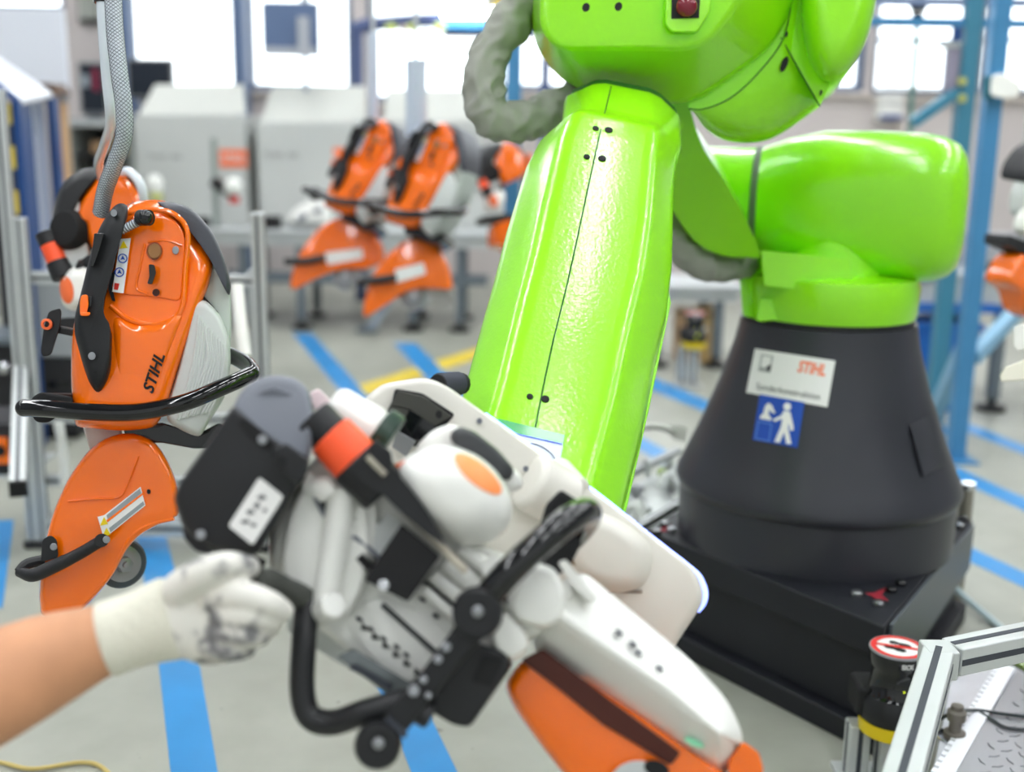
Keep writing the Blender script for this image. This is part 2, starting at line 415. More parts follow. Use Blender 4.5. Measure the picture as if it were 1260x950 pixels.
def ppoly(q, lift, m, pts): g = quadmap(q, lift); m.face(m.ring([g(u, v) for u, v in pts])); return m
GRYP = mat('grey_print', (170, 172, 172), .6)
patch(QL, .0026, M(), .09, .1, .24, .48).build('pictogram_panel', GRYP, pl, smooth=False)
patch(QL, .0030, M(), .11, .13, .22, .38).build('pictogram_face', STICK, pl, smooth=False)
ppoly(QL, .0034, M(), [(.18, .36), (.215, .30), (.24, .33), (.235, .44), (.2, .46)]).build('pictogram_spot', STICKD, pl, smooth=False)
QB = [(935, 485), (990, 495), (981, 551), (926, 541)]
bs = conegrid(M(), QB, .0022, 6).build('blue_safety_sign', BLUEP, rob, label='blue square sign with white worker beside robot', smooth=False)
mm = M()
ppoly(QB, .003, mm, [(.64+.085*math.cos(a), .16+.085*math.sin(a)) for a in [k*math.pi/7 for k in range(14)]])
ppoly(QB, .003, mm, [(.58, .26), (.72, .26), (.84, .54), (.86, .64), (.78, .66), (.73, .50), (.73, .62), (.86, .94), (.75, .96), (.66, .72), (.60, .96), (.48, .96), (.57, .62), (.575, .44), (.42, .53), (.36, .50), (.54, .37)])
ppoly(QB, .003, mm, [(.08, .52), (.34, .52), (.33, .46), (.27, .42), (.25, .30), (.36, .36), (.40, .34), (.30, .19), (.22, .15), (.15, .24), (.14, .40), (.10, .44)])
mm.build('white_figures', STICK, bs, smooth=False)
mm = M()
for p in [(.05, .58, .37, .60), (.05, .58, .07, .98), (.35, .58, .37, .98), (.05, .96, .37, .98)]: patch(QB, .003, mm, *p)
mm.build('table_outline', mat('pale_blue_print', (96, 140, 220), .5), bs, smooth=False)
# small raised panel on the cone's right flank
mm = M(); q = [(1118, 527), (1143, 512), (1172, 560), (1137, 585)]
R = [mm.ring([cone_hit(px, py, l) for px, py in [(1120, 524), (1146, 510), (1163, 572), (1136, 586)]]) for l in (-.005, .008)]
mm.bridge(R[0], R[1]); mm.face(R[1]); mm.build('flank_cover', CONE, rob, bevel=.002)
# ---- turret (green neck above the cone)
zn = zfor(AX, 300)
M().lathe(V(AX.x, AX.y, zt), ZU, [(-.004, R0*.93), (0, R0*.95), (.012, R0*.95)], 56).build('swivel_ring', BLACK, rob)
M().lathe(V(AX.x, AX.y, zt+.012), ZU, [(0, R0*.955), (.012, R0*.97), (.072, R0*.985), (.092, R0*.95), (.102, R0*.62), (zn-zt+.02, R0*.5)], 56).build('turret', GREEN, rob, ang=50)
nd = 2.72-R0
M().pp(rpoly([(936, 308), (1046, 318), (1052, 362), (940, 352)], 3), nd-.055, .2).build('turret_box', GREEN, rob, bevel=.006)
M().pp(rpoly([(1048, 322), (1070, 345), (1100, 360), (1110, 376), (1040, 374), (1040, 330)], 4), nd-.035, .18).build('turret_web', GREEN, rob, bevel=.012)
M().pp(rpoly([(908, 318), (940, 318), (940, 396), (914, 388)], 3), nd+.05, .16).build('turret_flange', GREEN, rob, bevel=.006)
M().pp(rpoly([(936, 366), (1048, 378), (1046, 384), (936, 396), (930, 394)], 2), nd-.012, .05).build('turret_lip', GREEN, rob, bevel=.005)
# ---- shoulder housing, axis right and towards the viewer
HA = V(.955, -.29, 0.0).normalized()           # along the shoulder axis
S0 = at(935, 252, 2.68)                        # centre of the seam circle
Rh = 0.5*(322-181)/FPX*2.72
def sect(c, ax, rv, rh, e, n=40, roll=0):        # superellipse ring about ax
    hz = ax.cross(ZU).normalized(); out = []
    for k in range(n):
        a = 2*math.pi*k/n; ca, sa = math.cos(a), math.sin(a)
        out.append(c+ZU*rv*math.copysign(abs(sa)**(2/e), sa)+hz*rh*math.copysign(abs(ca)**(2/e), ca))
    return out
L = .445
def hub(t, k, e, dz=0): return sect(S0+HA*t+ZU*dz, HA, Rh*k, Rh*k*1.02, e)
M().loft([hub(-.002, .93, 2.2), hub(.0, .98, 2.2), hub(.012, 1.0, 2.2), hub(.06, 1.1, 2.4, .004), hub(.14, 1.2, 2.7, .008), hub(.26, 1.225, 2.9, .006), hub(.35, 1.215, 3.0, .004), hub(.395, 1.17, 3.0, .003), hub(.425, 1.07, 2.9, .002), hub(.441, .93, 2.8), hub(L+.004, .7, 2.6), hub(L+.008, .3, 2.4)]).build('shoulder_housing', GREEN, rob, ang=60)
M().loft([hub(-.012, .985, 2.2), hub(.003, .985, 2.2)]).build('seam_ring', mat('grey_seal', (96, 110, 96), .6), rob)
c = at(1030, 188, 2.46)
M().lathe(S0+HA*.17+(c-(S0+HA*.17)).normalized()*Rh*1.15, c-(S0+HA*.17), [(0, .012), (.012, .011), (.016, .006)], 16).build('lifting_plug', CHROME, rob)
# boss between shoulder housing and lower arm
M().loft([hub(-.34, .82, 2.2), hub(-.30, .95, 2.2), hub(-.2, .97, 2.2), hub(-.05, .96, 2.1), hub(-.013, .97, 2.1)]).build('shoulder_boss', GREEN, rob, ang=60)
# ---- lower arm: leans towards the viewer from shoulder to elbow
la = rpoly([(786, 120), (846, 120), (862, 180), (892, 222), (918, 268), (938, 318), (884, 316), (852, 296), (826, 258), (800, 205)], [3, 3, 30, 30, 30, 6, 24, 24, 24, 20], 3)
def lad(y): return 2.475+(y-318)/198*.27
M().pp([(x, y, lad(y)) for x, y in la], 2.4, .2, V(.0, .95, .3).normalized()).build('lower_arm', GREEN, rob, bevel=.008, seg=3, ang=40)
# ---- elbow casing
def facing(yaw, pit):   # extrusion direction away from viewer, turned
    return (FW + RT*math.tan(math.radians(yaw)) + UP*math.tan(math.radians(pit))).normalized()
D1 = facing(8, 14)
F_ = [(666, -90), (664, 36), (684, 60), (866, 60), (914, -2), (945, -90)]
B_ = [(655, -90), (655, 56), (700, 110), (848, 133), (964, 48), (1000, -90)]
def ringpx(a, b, t, d, r, n=4):
    q = [(x*(1-t)+u*t, y*(1-t)+v*t) for (x, y), (u, v) in zip(a, b)]; return [at(x, y, d) for x, y in rpoly(q, r, n)]
RF = [4, 26, 30, 30, 30, 4]; RB = [4, 30, 34, 40, 46, 4]
def shr(a, k):
    cx = sum(p[0] for p in a)/len(a); cy = sum(p[1] for p in a)/len(a); return [(x+(cx-x)*k, y+(cy-y)*k) for x, y in a]
M().loft([ringpx(shr(F_, .08), B_, 0, 1.946, RF), ringpx(shr(F_, .03), B_, 0, 1.948, RF), ringpx(F_, B_, 0, 1.953, RF), ringpx(F_, B_, .02, 1.9545, RF), ringpx(F_, B_, .05, 1.9575, RF), ringpx(F_, B_, .09, 1.963, RF), ringpx(F_, B_, .13, 1.968, RF), ringpx(F_, B_, .6, 2.03, RB), ringpx(F_, B_, .9, 2.066, RB), ringpx(F_, B_, .97, 2.076, RB), ringpx(F_, B_, 1, 2.09, RB), ringpx(F_, B_, 1, 2.36, RB)]).build('elbow_block', GREEN, rob, ang=60)
S_ = [(847, 134), (866, 134), (898, 121), (932, 91), (963, 49), (988, -90), (847, -90)]
T_ = [(852, 136), (872, 162), (904, 175), (950, 170), (1009, 131), (1024, -90), (852, -90)]
def lp(a, b, t): return [(x*(1-t)+u*t, y*(1-t)+v*t) for (x, y), (u, v) in zip(a, b)]
def rp(q, d): return [at(x, y, d) for x, y in catq(q)]
def catq(q):    # smooth the arc, keep the two upper corners
    arc = catmull([V(x, y, 0) for x, y in q[:5]], 5); return [(p.x, p.y) for p in arc]+list(q[5:])
M().loft([rp(S_, 2.09), rp(S_, 2.086), rp(lp(S_, T_, .22), 2.092), rp(lp(S_, T_, .5), 2.107), rp(lp(S_, T_, .75), 2.128), rp(lp(S_, T_, .92), 2.158), rp(T_, 2.20), rp(T_, 2.40)]).build('elbow_casing', GREEN, rob, ang=50)
nk = rpoly([(945, -90), (963, 49), (1009, 131), (1020, 108), (1030, 60), (1034, -90)], [2, 2, 2, 10, 10, 2], 3)
M().pp([(x, y, 2.092) for x, y in nk], 2.09, .25).build('elbow_flange', GREEN, rob, bevel=.01)
dome = rpoly([(985, -120), (986, 20), (996, 74), (1016, 101), (1040, 94), (1066, 56), (1080, 0), (1084, -120)], [8, 30, 24, 18, 18, 24, 40, 8], 4)
M().pillow([(x, y, 2.07) for x, y in dome], 0, .28, .06, 8, .62, facing(10, 6)).build('elbow_motor_cover', GREEN, rob, ang=60)
def line(pts, r, nm, m, par, sm=6, **k): return M().tube(pts, r, 6, smooth=sm).build(nm, m, par, **k)
line([at(x, y, 2.0845) for x, y in [(847, 134), (866, 134), (898, 121), (932, 91), (963, 49), (975, 0)]], .0011, 'seam', GREEND, rob)
line([at(x, y, 2.089) for x, y in [(961, 46), (985, 89), (1009, 131)]], .0014, 'seam', GREEND, rob)
M().pp(ell(965, 79, 4, 10, 22), 2.088, .02).build('vent_slot', BLACKM, rob)
for p in ((968, 42), (1010, 114)): M().pp(ell(p[0], p[1], 1.6, 3.6, 15, 12), 2.082, .02).build('screw_hole', BLACKM, rob)
# lamp recess on the elbow block
fd = 1.940
M().pp(rpoly([(820, -40), (877, -40), (874, 14), (858, 40), (826, 40), (818, 30)], 5), fd-.012, .06, D1).build('lamp_housing', GREEN, rob, bevel=.004)
M().pp([(827, -40), (864, -40), (860, 22), (826, 23)], fd-.0135, .004, D1).build('lamp_recess', BLACKM, rob)
M().ball(at(845, 8, fd-.018), .0185, 12, sc=(1, .7, .95)).build('status_lamp', REDG, rob, label='dark red status lamp lens')
for p in ((721, 9), (761, 8)): M().pp(ell(p[0], p[1], 4.6, 5.6, 20, 16), fd+.0055, .02, D1).build('screw_hole', BLACKM, rob)
# ---- forearm
FT = at(764, 108, 2.06); FB = at(668, 640, 1.52)
fa = (FB-FT).normalized(); fs = fa.cross(FW).normalized()
if fs.dot(RT) < 0: fs = -fs
fn_ = fs.cross(fa).normalized()
if fn_.dot(FW) > 0: fn_ = -fn_
FLn = (FB-FT).length
OCT = rpoly([(-1, -1), (-1, .1), (-.62, 1), (.55, 1), (.93, .25), (1, -.3), (1, -1)], .16, 3)
def axis_at(py):       # parameter along the forearm axis that shows at row py
    lo, hi = -.3, 1.3
    for _ in range(40):
        mid = (lo+hi)/2
        if pix(FT+fa*FLn*mid)[1] < py: lo = mid
        else: hi = mid
    return (lo+hi)/2
def fsec(py, xl, xr, dep, prof=OCT, fwd=.0):
    c = FT+fa*FLn*axis_at(py); a = onpl(xl, pix(c)[1], c, fn_); b = onpl(xr, pix(c)[1], c, fn_)
    # keep the section square to the axis: shift the ends along the axis
    ua, ub = (a-c).dot(fs), (b-c).dot(fs); mid = (ua+ub)/2; hw = (ub-ua)/2
    return [c+fs*(mid+u*hw)+fn_*(v*dep+fwd) for u, v in prof]
CIR = [(math.cos(2*math.pi*k/len(OCT)), math.sin(2*math.pi*k/len(OCT))) for k in range(len(OCT))]
# order of OCT starts lower-left and runs up the left side; match the circle to it
N8 = len(OCT)
CIR = []
for (u, v) in OCT:
    q = Vector((u, v)); q.normalize(); CIR.append((q.x, q.y))
def mix(a, b, t): return [(x*(1-t)+p*t, y*(1-t)+q*t) for (x, y), (p, q) in zip(a, b)]
secs = [fsec(136, 696, 836, .058, CIR), fsec(140, 691, 839, .062, CIR), fsec(168, 688, 839, .064, CIR), fsec(178, 684, 838, .070, mix(CIR, OCT, .5)),
        fsec(190, 666, 836, .084, OCT), fsec(200, 656, 835, .091, OCT), fsec(230, 641, 834, .093), fsec(310, 617, 833, .09), fsec(370, 602, 826, .088), fsec(430, 585, 812, .086),
        fsec(520, 561, 795, .082), fsec(620, 533, 770, .078), fsec(700, 512, 746, .072)]
M().loft(secs).build('forearm', GREEN, rob, bevel=0, ang=60)
M().loft([fsec(130, 699, 835, .056, CIR), fsec(136.5, 699, 835, .0565, CIR)]).build('wrist_seam_ring', GREEND, rob)
def fsurf(px, py, lift=.0008):      # point on the forearm's front face
    c0 = FT+fa*FLn*axis_at(py)
    dep = .0
    tab = [(100, .062), (140, .062), (168, .064), (178, .070), (190, .084), (200, .091), (230, .093), (310, .09), (370, .088), (430, .086), (520, .082), (620, .078), (700, .072)]
    for (a, da), (b, db) in zip(tab, tab[1:]):
        if a <= py <= b: dep = da+(db-da)*(py-a)/(b-a)
    dep = dep or .08
    for _ in range(3):
        p = onpl(px, py, c0+fn_*(dep+lift), fn_); t = (p-FT).dot(fa)/FLn
        yy = pix(FT+fa*FLn*t)[1]
        for (a, da), (b, db) in zip(tab, tab[1:]):
            if a <= yy <= b: dep = da+(db-da)*(yy-a)/(b-a)
    return p
line([fsurf(752, 106), fsurf(738, 165), fsurf(727, 215), fsurf(700, 340), fsurf(676, 440), fsurf(652, 560)], .0011, 'seam', GREEND, rob, 5)
for p, r in [((733, 158), 4), ((749, 160), 5), ((722, 193), 4), ((741, 195), 5), ((652, 488), 4), ((671, 491), 5)]:
    c = fsurf(*p); rr = r/FPX*pix(c)[2]
    M().lathe(c-fn_*.004, fn_, [(0, rr), (.005, rr), (.0055, rr*.8)], 14).build('screw_hole', BLACKM, rob)
# side rail down the right flank, split from the shell by a painted shadow gap
def edge(px, py, w): c = FT+fa*FLn*axis_at(py); return onpl(px, py, c+fn_*w, fn_)
rail = [(822, 345), (826, 372), (800, 498), (771, 628), (762, 640), (752, 640), (786, 500), (808, 380), (814, 352)]
M().prism([edge(x, y, -.012) for x, y in rail], -fn_*.05).build('side_rail', GREEN, rob, bevel=.003)
M().prism([edge(x, y, .0115) for x, y in [(806, 352), (819, 336), (822, 350), (812, 392), (790, 500), (762, 628), (752, 628), (776, 500), (800, 384)]], -fn_*.04).build('rail_gap_shade', GREEND, rob, bevel=.001)  # dark green strip coloured as the shade of the gap
# document pocket
def fpoly(pts, lift, th, nm, m, par, **k): return M().prism([fsurf(x, y, lift) for x, y in pts], -fn_*th).build(nm, m, par, **k)
pk = fpoly([(613, 515), (695, 535), (684, 600), (602, 580)], .004, .0035, 'document_pocket', mat('pocket_green', (40, 160, 84), .25, coat=.4), rob, smooth=False, label='clear pocket with a green top strip')
fpoly([(610, 529), (692, 547), (683, 600), (602, 580)], .006, .0018, 'paper_sheet', mat('paper_bluish', (214, 226, 246), .4), pk, smooth=False)
M().tube([fsurf(636, 545, .0066), fsurf(660, 547, .0066), fsurf(676, 556, .0066), fsurf(684, 566, .0066)], .0006, 6, smooth=4).build('pen_line', STICKD, pk)
M().tube([fsurf(610, 528.5, .0068), fsurf(692, 546.5, .0068)], .0009, 6).build('pocket_edge', mat('pocket_edge_blue', (90, 120, 235), .3), pk)
# ---- hose jackets (grey canvas)
from mathutils import noise
def crumple(path, r, name, label, par, seed, n=44, per=16):
    P = catmull(path, per); N = len(P); u, _, _ = basis(P[1]-P[0]); R = []; so = V(seed*7.3, seed*1.7, 0)
    for i in range(N):
        t = (P[min(i+1, N-1)]-P[max(i-1, 0)]).normalized(); u = (u-t*u.dot(t)).normalized(); w_ = t.cross(u)
        ro = []
        for k in range(n):
            a = 2*math.pi*k/n; d_ = u*math.cos(a)+w_*math.sin(a); p = P[i]+d_*r
            f1 = noise.noise(p*17+so); f2 = noise.noise(p*42+so); rd = 1-abs(noise.noise(p*30-so))*2
            ro.append(P[i]+d_*r*(.97+.16*f1+.10*f2+.26*max(rd-.45, 0)-.16*max(.25-rd, 0)))
        R.append(ro)
    return M().loft(R).build(name, CANVAS, par, ang=60, label=label)
crumple([at(690, -110, 2.1), at(655, -40, 2.1), at(640, 12, 2.1), at(605, 62, 2.09), at(594, 112, 2.08), at(612, 148, 2.08), at(655, 147, 2.1), at(700, 126, 2.13), at(752, 118, 2.17)], .036, 'hose_jacket', 'crumpled grey fabric hose jacket', rob, 3)
crumple([at(800, 228, 2.5), at(818, 270, 2.5), at(842, 312, 2.5), at(872, 330, 2.52), at(915, 326, 2.58), at(950, 322, 2.7)], .031, 'hose_jacket', 'dark fabric hose jacket below the shoulder', rob, 8)
# ================================================================ PEDESTAL
cA, cB, cC = onz(1088, 772, zp), onz(1197, 640, zp), onz(795, 652, zp)
# make it a parallelogram on the plate plane
e1 = (cC-cA); e2 = (cB-cA)
cD = cA+e1+e2
ped = thing('robot_pedestal', 'heavy black steel pedestal under the robot cone', 'pedestal', (AX.x, AX.y, 0))
M().prism([cA, cB, cD, cC], V(0, 0, -.07)).build('top_plate', BASE, ped, bevel=.004)
def insetq(k): c_ = (cA+cD)/2; return [c_+(p-c_)*k for p in (cA, cB, cD, cC)]
M().prism([p-ZU*.0705 for p in insetq(.94)], V(0, 0, -(zp-.0705-.05))).build('column', BASE, ped, bevel=.004)
c_ = (cA+cD)/2
M().prism([V(p.x, p.y, .0) for p in insetq(1.02)], V(0, 0, .0495)).build('foot_plate', BASE, ped, bevel=.004)
PGREY = mat('pedestal_side_grey', (92, 98, 104), .4, metal=.3)
n2 = e2.normalized(); o2 = V(n2.y, -n2.x, 0)
if o2.dot(V(cA.x-AX.x, cA.y-AX.y, 0)) < 0: o2 = -o2
M().prism([cA+n2*.03-ZU*.004+o2*.001, cB-n2*.02-ZU*.004+o2*.001, cB-n2*.02-ZU*.12+o2*.001, cA+n2*.03-ZU*.16+o2*.001], o2*.008).build('side_cover', PGREY, ped, bevel=.002)
for i, (px, py) in enumerate([(1054, 733), (1108, 720), (1096, 728), (1081, 745), (818, 647), (808, 657), (826, 654), (1186, 640), (1180, 650)]):
    p = onz(px, py, zp); M().lathe(p+ZU*.0005, ZU, [(0, .0115), (.008, .0115), (.010, .009), (.0101, .005)], 12).build('anchor_bolt', BLACKG if i % 3 else STEEL, ped)
REDS = mat('red_seal_paint', (150, 30, 48), .6)
for pts in ([(1064, 729), (1075, 730), (1092, 722), (1084, 732), (1094, 739), (1079, 737)], [(812, 651), (826, 645), (822, 653), (806, 656)]):
    M().prism([onz(x, y, zp+.0012) for x, y in pts], -ZU*.001).build('paint_mark', REDS, ped, smooth=False)
# ================================================================ CUT-OFF SAW, SHROUD SIDE (the sharp one at the left)
def saw_shroud():
    D = 1.80
    s = thing('cutoff_saw', 'sharp orange cut-off saw with grey cap hanging at the left, guard down', 'saw', at(185, 400, 1.86))
    body = rpoly([(141, 262), (160, 249), (185, 245), (207, 247), (236, 282), (264, 322), (258, 350), (242, 392), (222, 446), (204, 504), (192, 526), (150, 531), (92, 525), (87, 470), (88, 410), (104, 345)], [8, 10, 10, 12, 20, 12, 20, 30, 30, 20, 12, 20, 8, 20, 20, 20], 3)
    sh = M().pillow([(x, y, D-(y-390)*.00012) for x, y in body], 0, .15, .03, 6, .30).build('shroud', ORANGE, s, ang=60)
    # lower belly bulges separately
    belly = rpoly([(136, 382), (168, 398), (206, 392), (222, 378), (228, 384), (210, 440), (196, 508), (186, 518), (140, 524), (118, 500), (136, 470)], 14, 3)
    M().pillow([(x, y, D-.016) for x, y in belly], 0, .05, .022, 6, .34).build('shroud_belly', ORANGE, s, ang=60)
    # recessed panel with a raised lip
    pan = rpoly([(160, 266), (212, 266), (229, 288), (223, 372), (196, 366), (146, 362), (138, 340), (146, 300)], [10, 16, 16, 10, 6, 10, 14, 14], 4)
    M().pillow([(x, y, D-.026) for x, y in pan], 0, .02, .003, 3, .06).build('control_panel', ORANGE, s)
    lip = [at(x, y, D-.029) for x, y in [(158, 262), (190, 258), (215, 264), (231, 286), (228, 330), (225, 374), (214, 392), (190, 399), (160, 394), (136, 376)]]
    M().tube(lip, .0042, 8, smooth=5).build('panel_lip', ORANGE, s)
    M().tube([at(x, y, D-.029) for x, y in [(178, 300), (172, 330), (168, 354), (182, 362)]], .0022, 8, smooth=5).build('panel_rib', ORANGE, s)
    M().tube([at(x, y, D-.029) for x, y in [(182, 298), (205, 296), (224, 302)]], .0018, 8, smooth=5).build('panel_rib', ORANGE, s)
    k = M().pp(ell(190, 309, 8.5, 9.5), D-.034, .01).build('filler_cap', mat('brown_cap', (150, 106, 62), .35), s, bevel=.002)
    M().pp(ell(190, 309, 10, 11), D-.032, .006).build('filler_rim', mat('dark_orange_rim', (150, 66, 20), .4), s)
    M().pp(ell(216, 308, 4.2, 5), D-.034, .01).build('screw', STEEL, s, bevel=.001)
    M().pp(rpoly([(183, 325), (190, 326), (192, 336), (187, 350), (181, 349), (184, 340)], 2, 3), D-.042, .02).build('choke_lever', BLACK, s, bevel=.002)
    M().pp(ell(192, 360, 4.6, 4.6), D-.0335, .01).build('screw_hole', mat('hole_brown', (60, 20, 8), .7), s)
    M().pp(rpoly([(141, 332), (143, 334), (138, 352), (142, 371), (138, 370), (133, 356), (135, 340)], 1, 2), D-.0315, .006).build('vent_slot', BLACKM, s)
    # purge bulb knob on a ribbed hose
    kb = M().ball(at(179, 268, D-.058), .0115, 12, sc=(1, 1, 1.1)).build('knob', BLACKG, s)
    M().cyl(at(172, 268, D-.05), at(184, 268, D-.058), .0122, 16).build('knob_collar', BLACK, s)
    rib = [at(150+i*3.0, 283-i*1.5, D-.045) for i in range(8)]
    M().tube(rib, .0062, 10).build('ribbed_hose', HOSEC, s)
    for i in range(8): M().lathe(rib[i], at(172, 272, D-.05)-at(152, 282, D-.045), [(-.001, .0066), (0, .0076), (.001, .0066)], 12).build('hose_ring', GREYC, s)
    # safety sticker
    st = M().pp([(148, 294), (161, 293), (152, 361), (138, 359)], D-.0345, .0012).build('safety_sticker', STICK, s, smooth=False, label='white safety sticker with yellow triangle and blue signs')
    M().pp([(147, 306), (152, 296), (157, 305)], D-.0352, .0006).build('yellow_triangle', YEL, st, smooth=False)
    for (x, y) in ((151, 318), (147, 335)):
        M().lathe(at(x, y, D-.0352), -FW, [(0, .0075), (.0005, .0075), (.0005, .0058), (0, .0058)], 20, False).build('blue_ring', BLUEP, st, smooth=False)
        M().pp([(x-3, y+2), (x, y-4), (x+3, y+2), (x, y+1)], D-.0352, .0004).build('blue_mark', BLUEP, st, smooth=False)
    M().pp([(141, 348), (147, 349), (145, 357), (140, 356)], D-.0352, .0004).build('red_mark', RED, st, smooth=False)
    # rear handle
    hd = rpoly([(136, 258), (146, 249), (158, 252), (157, 268), (146, 302), (137, 340), (129, 368), (127, 388), (131, 402), (138, 410), (137, 455), (130, 476), (120, 488), (110, 474), (100, 442), (91, 408), (92, 388), (101, 355), (111, 312), (122, 280)], [8, 8, 8, 10, 20, 20, 14, 10, 8, 6, 20, 14, 10, 14, 20, 14, 10, 20, 20, 14], 3)
    M().pillow([(x, y, D-.034) for x, y in hd], 0, .07, .022, 6, .30).build('rear_handle', BLACK, s, ang=60)
    M().pp(rpoly([(116, 287), (128, 287), (123, 305), (115, 328), (111, 328)], 1, 2), D-.068, .03).build('throttle_lock', BLACKG, s, bevel=.003)
    M().pp(ell(140, 262, 4, 4.5), D-.060, .01).build('screw', STEEL, s)
    M().pp(ell(113, 438, 4.6, 4.8), D-.062, .01).build('screw', STEEL, s)
    M().pp(ell(117, 458, 2.4, 1.6), D-.060, .01).build('screw_hole', BLACKM, s)
    sw = M().pp(rpoly([(100, 363), (108, 362), (109, 376), (106, 388), (98, 387), (98, 372)], 3, 3), D-.066, .03).build('stop_switch', ORANGE, s, bevel=.003)
    M().pp(rpoly([(109, 364), (113, 364), (112, 377), (108, 378)], 1, 2), D-.063, .02).build('switch_plate', BLACKG, s)
    M().pp(rpoly([(98, 384), (112, 384), (110, 389), (99, 389)], 2, 2), D-.072, .02).build('switch_tab', ORANGE, sw, bevel=.002)
    # starter pull grip
    M().pp(rpoly([(60, 383), (74, 379), (76, 384), (74, 402), (63, 437), (52, 439), (50, 432), (54, 402)], 4, 3), D+.02, .03).build('pull_grip', BLACK, s, bevel=.006)
    M().bar(at(66, 404, D+.03), at(96, 410, D+.03), .012, .012).build('pull_stem', BLACK, s, bevel=.003)
    M().lathe(at(58, 399, D+.018), -FW, [(0, .009), (.003, .009), (.004, .007), (.004, .005), (0, .005)], 20, False).build('grip_ring', ORP, s)
    # top cap
    cp = rpoly([(192, 248), (212, 248), (236, 256), (262, 284), (279, 325), (285, 354), (282, 366), (270, 342), (262, 324), (234, 284), (208, 256)], [4, 10, 16, 24, 24, 10, 6, 10, 14, 20, 8], 3)
    M().pillow([(x, y, D+.0) for x, y in cp], 0, .16, .022, 5, .22).build('filter_cap', mat('cap_dark_grey', (66, 68, 76), .42, bump=.04, bscale=300), s, ang=60)
    gp = rpoly([(262, 322), (274, 340), (284, 356), (285, 400), (283, 440), (268, 440), (240, 400), (240, 378), (256, 345)], 6, 3)
    M().pillow([(x, y, D+.016) for x, y in gp], 0, .13, .012, 4, .15).build('side_panel', mat('pale_grey_green', (186, 194, 188), .4), s)
    M().pp(rpoly([(241, 363), (250, 363), (270, 386), (264, 388), (246, 374)], 3, 3), D-.004, .04).build('panel_gap_shade', BLACKM, s)  # black block standing in for the shade inside the gap
    # ribbed starter cover
    rc = rpoly([(240, 368), (252, 368), (268, 382), (280, 408), (285, 440), (279, 486), (262, 512), (246, 538), (232, 534), (206, 520), (204, 502), (221, 448)], [6, 8, 12, 16, 20, 20, 16, 6, 8, 8, 8, 20], 3)
    cv = M().pillow([(x, y, D-.0) for x, y in rc], 0, .12, .022, 5, .14).build('starter_cover', LGREY, s, ang=60)
    def rcx(y, t):
        l = [(368, 240), (448, 221), (502, 205), (540, 204)]; r = [(368, 252), (382, 268), (408, 280), (440, 285), (486, 279), (512, 262), (540, 240)]
        f_ = lambda tab: next((xa+(xb-xa)*(y-ya)/(yb-ya) for (ya, xa), (yb, xb) in zip(tab, tab[1:]) if ya <= y <= yb), tab[-1][1])
        a, b = f_(l), f_(r); return a+(b-a)*t
    for i in range(12):
        t = .26+i*.056; ys = [388+i*3.2+j*(516-388-i*4.0)/7 for j in range(8)]
        wob = 3 if 3 < i < 9 else 0
        M().tube([at(rcx(y, t)+(wob*math.sin((y-400)/22) if y > 430 else 0), y, D-.0215) for y in ys], .0030, 6, smooth=2).build('cooling_rib', LGREY, cv)
    # lettering up the shroud
    o = at(190, 459, D-.041); up = (at(184, 456, D-.041)-at(196, 462, D-.041)).normalized(); rt = (at(199, 432, D-.041)-at(181, 487, D-.041)).normalized()
    M().text('STIHL', o, rt, up, .0245, .0006, .15, bold=.03).build('lettering', BLACKM, s, smooth=False, label='black brand lettering up the shroud')
    # front tube handle
    pth = [at(30, 502, D-.075), at(60, 503, D-.085), at(110, 507, D-.09), at(170, 507, D-.09), at(225, 496, D-.085), at(270, 478, D-.06), at(300, 465, D-.02), at(310, 459, D+.0), at(303, 448, D+.04), at(287, 439, D+.08), at(272, 434, D+.1)]
    M().tube(pth, .0132, 16, smooth=6).build('front_handle', BLACKG, s)
    M().ball(pth[0], .0135, 10).build('handle_end', BLACKG, s)
    M().pp(rpoly([(38, 490), (50, 482), (60, 484), (90, 488), (90, 500), (60, 520), (45, 520), (38, 510)], 5, 3), D-.05, .04).build('handle_clamp', BLACKM, s, bevel=.004)
    M().bar(at(60, 492, D-.04), at(100, 492, D+.03), .03, .02).build('handle_bracket', BLACKM, s, bevel=.003)
    # underside
    M().pp(rpoly([(150, 526), (200, 520), (244, 534), (270, 520), (284, 530), (262, 552), (238, 552), (200, 545), (158, 545)], 3, 2), D+.01, .12).build('underside_housing', BLACKG, s, bevel=.004)
    M().pp(rpoly([(100, 518), (150, 520), (150, 560), (112, 560)], 4, 2), D+.05, .06).build('guard_arm', LGREY, s, bevel=.006)
    # wheel guard
    G = D+.01
    gd = rpoly([(48, 735), (50, 700), (58, 655), (68, 622), (86, 584), (110, 552), (132, 537), (160, 531), (190, 541), (210, 572), (221, 605), (222, 634), (196, 645), (172, 658), (156, 676), (142, 705), (122, 730), (96, 756), (60, 762), (50, 757)], [6, 20, 24, 24, 24, 20, 18, 20, 20, 20, 16, 8, 14, 14, 14, 18, 16, 6, 6, 6], 3)
    g = M().pillow([(x, y, G) for x, y in gd], 0, .075, .022, 5, .10).build('wheel_guard', ORANGE, s, ang=60)
    M().tube([at(x, y, G-.0225) for x, y in [(84, 617), (115, 614), (146, 612), (156, 598), (163, 580), (170, 562)]], .0016, 6, smooth=4).build('guard_crease', ORANGE, g)
    M().tube([at(x, y, G-.018) for x, y in [(214, 638), (186, 645), (166, 656), (151, 676), (137, 704), (116, 730)]], .0035, 8, smooth=4).build('guard_lip', ORANGE, g)
    M().pp(ell(183, 605, 2.4, 3), G-.0235, .01).build('screw_hole', BLACKM, g)
    ws = M().pp([(120, 636), (128, 634), (173, 599), (179, 622), (134, 658), (127, 660)], G-.0238, .0012).build('warning_sticker', STICK, s, smooth=False, label='white warning sticker with two yellow triangles')
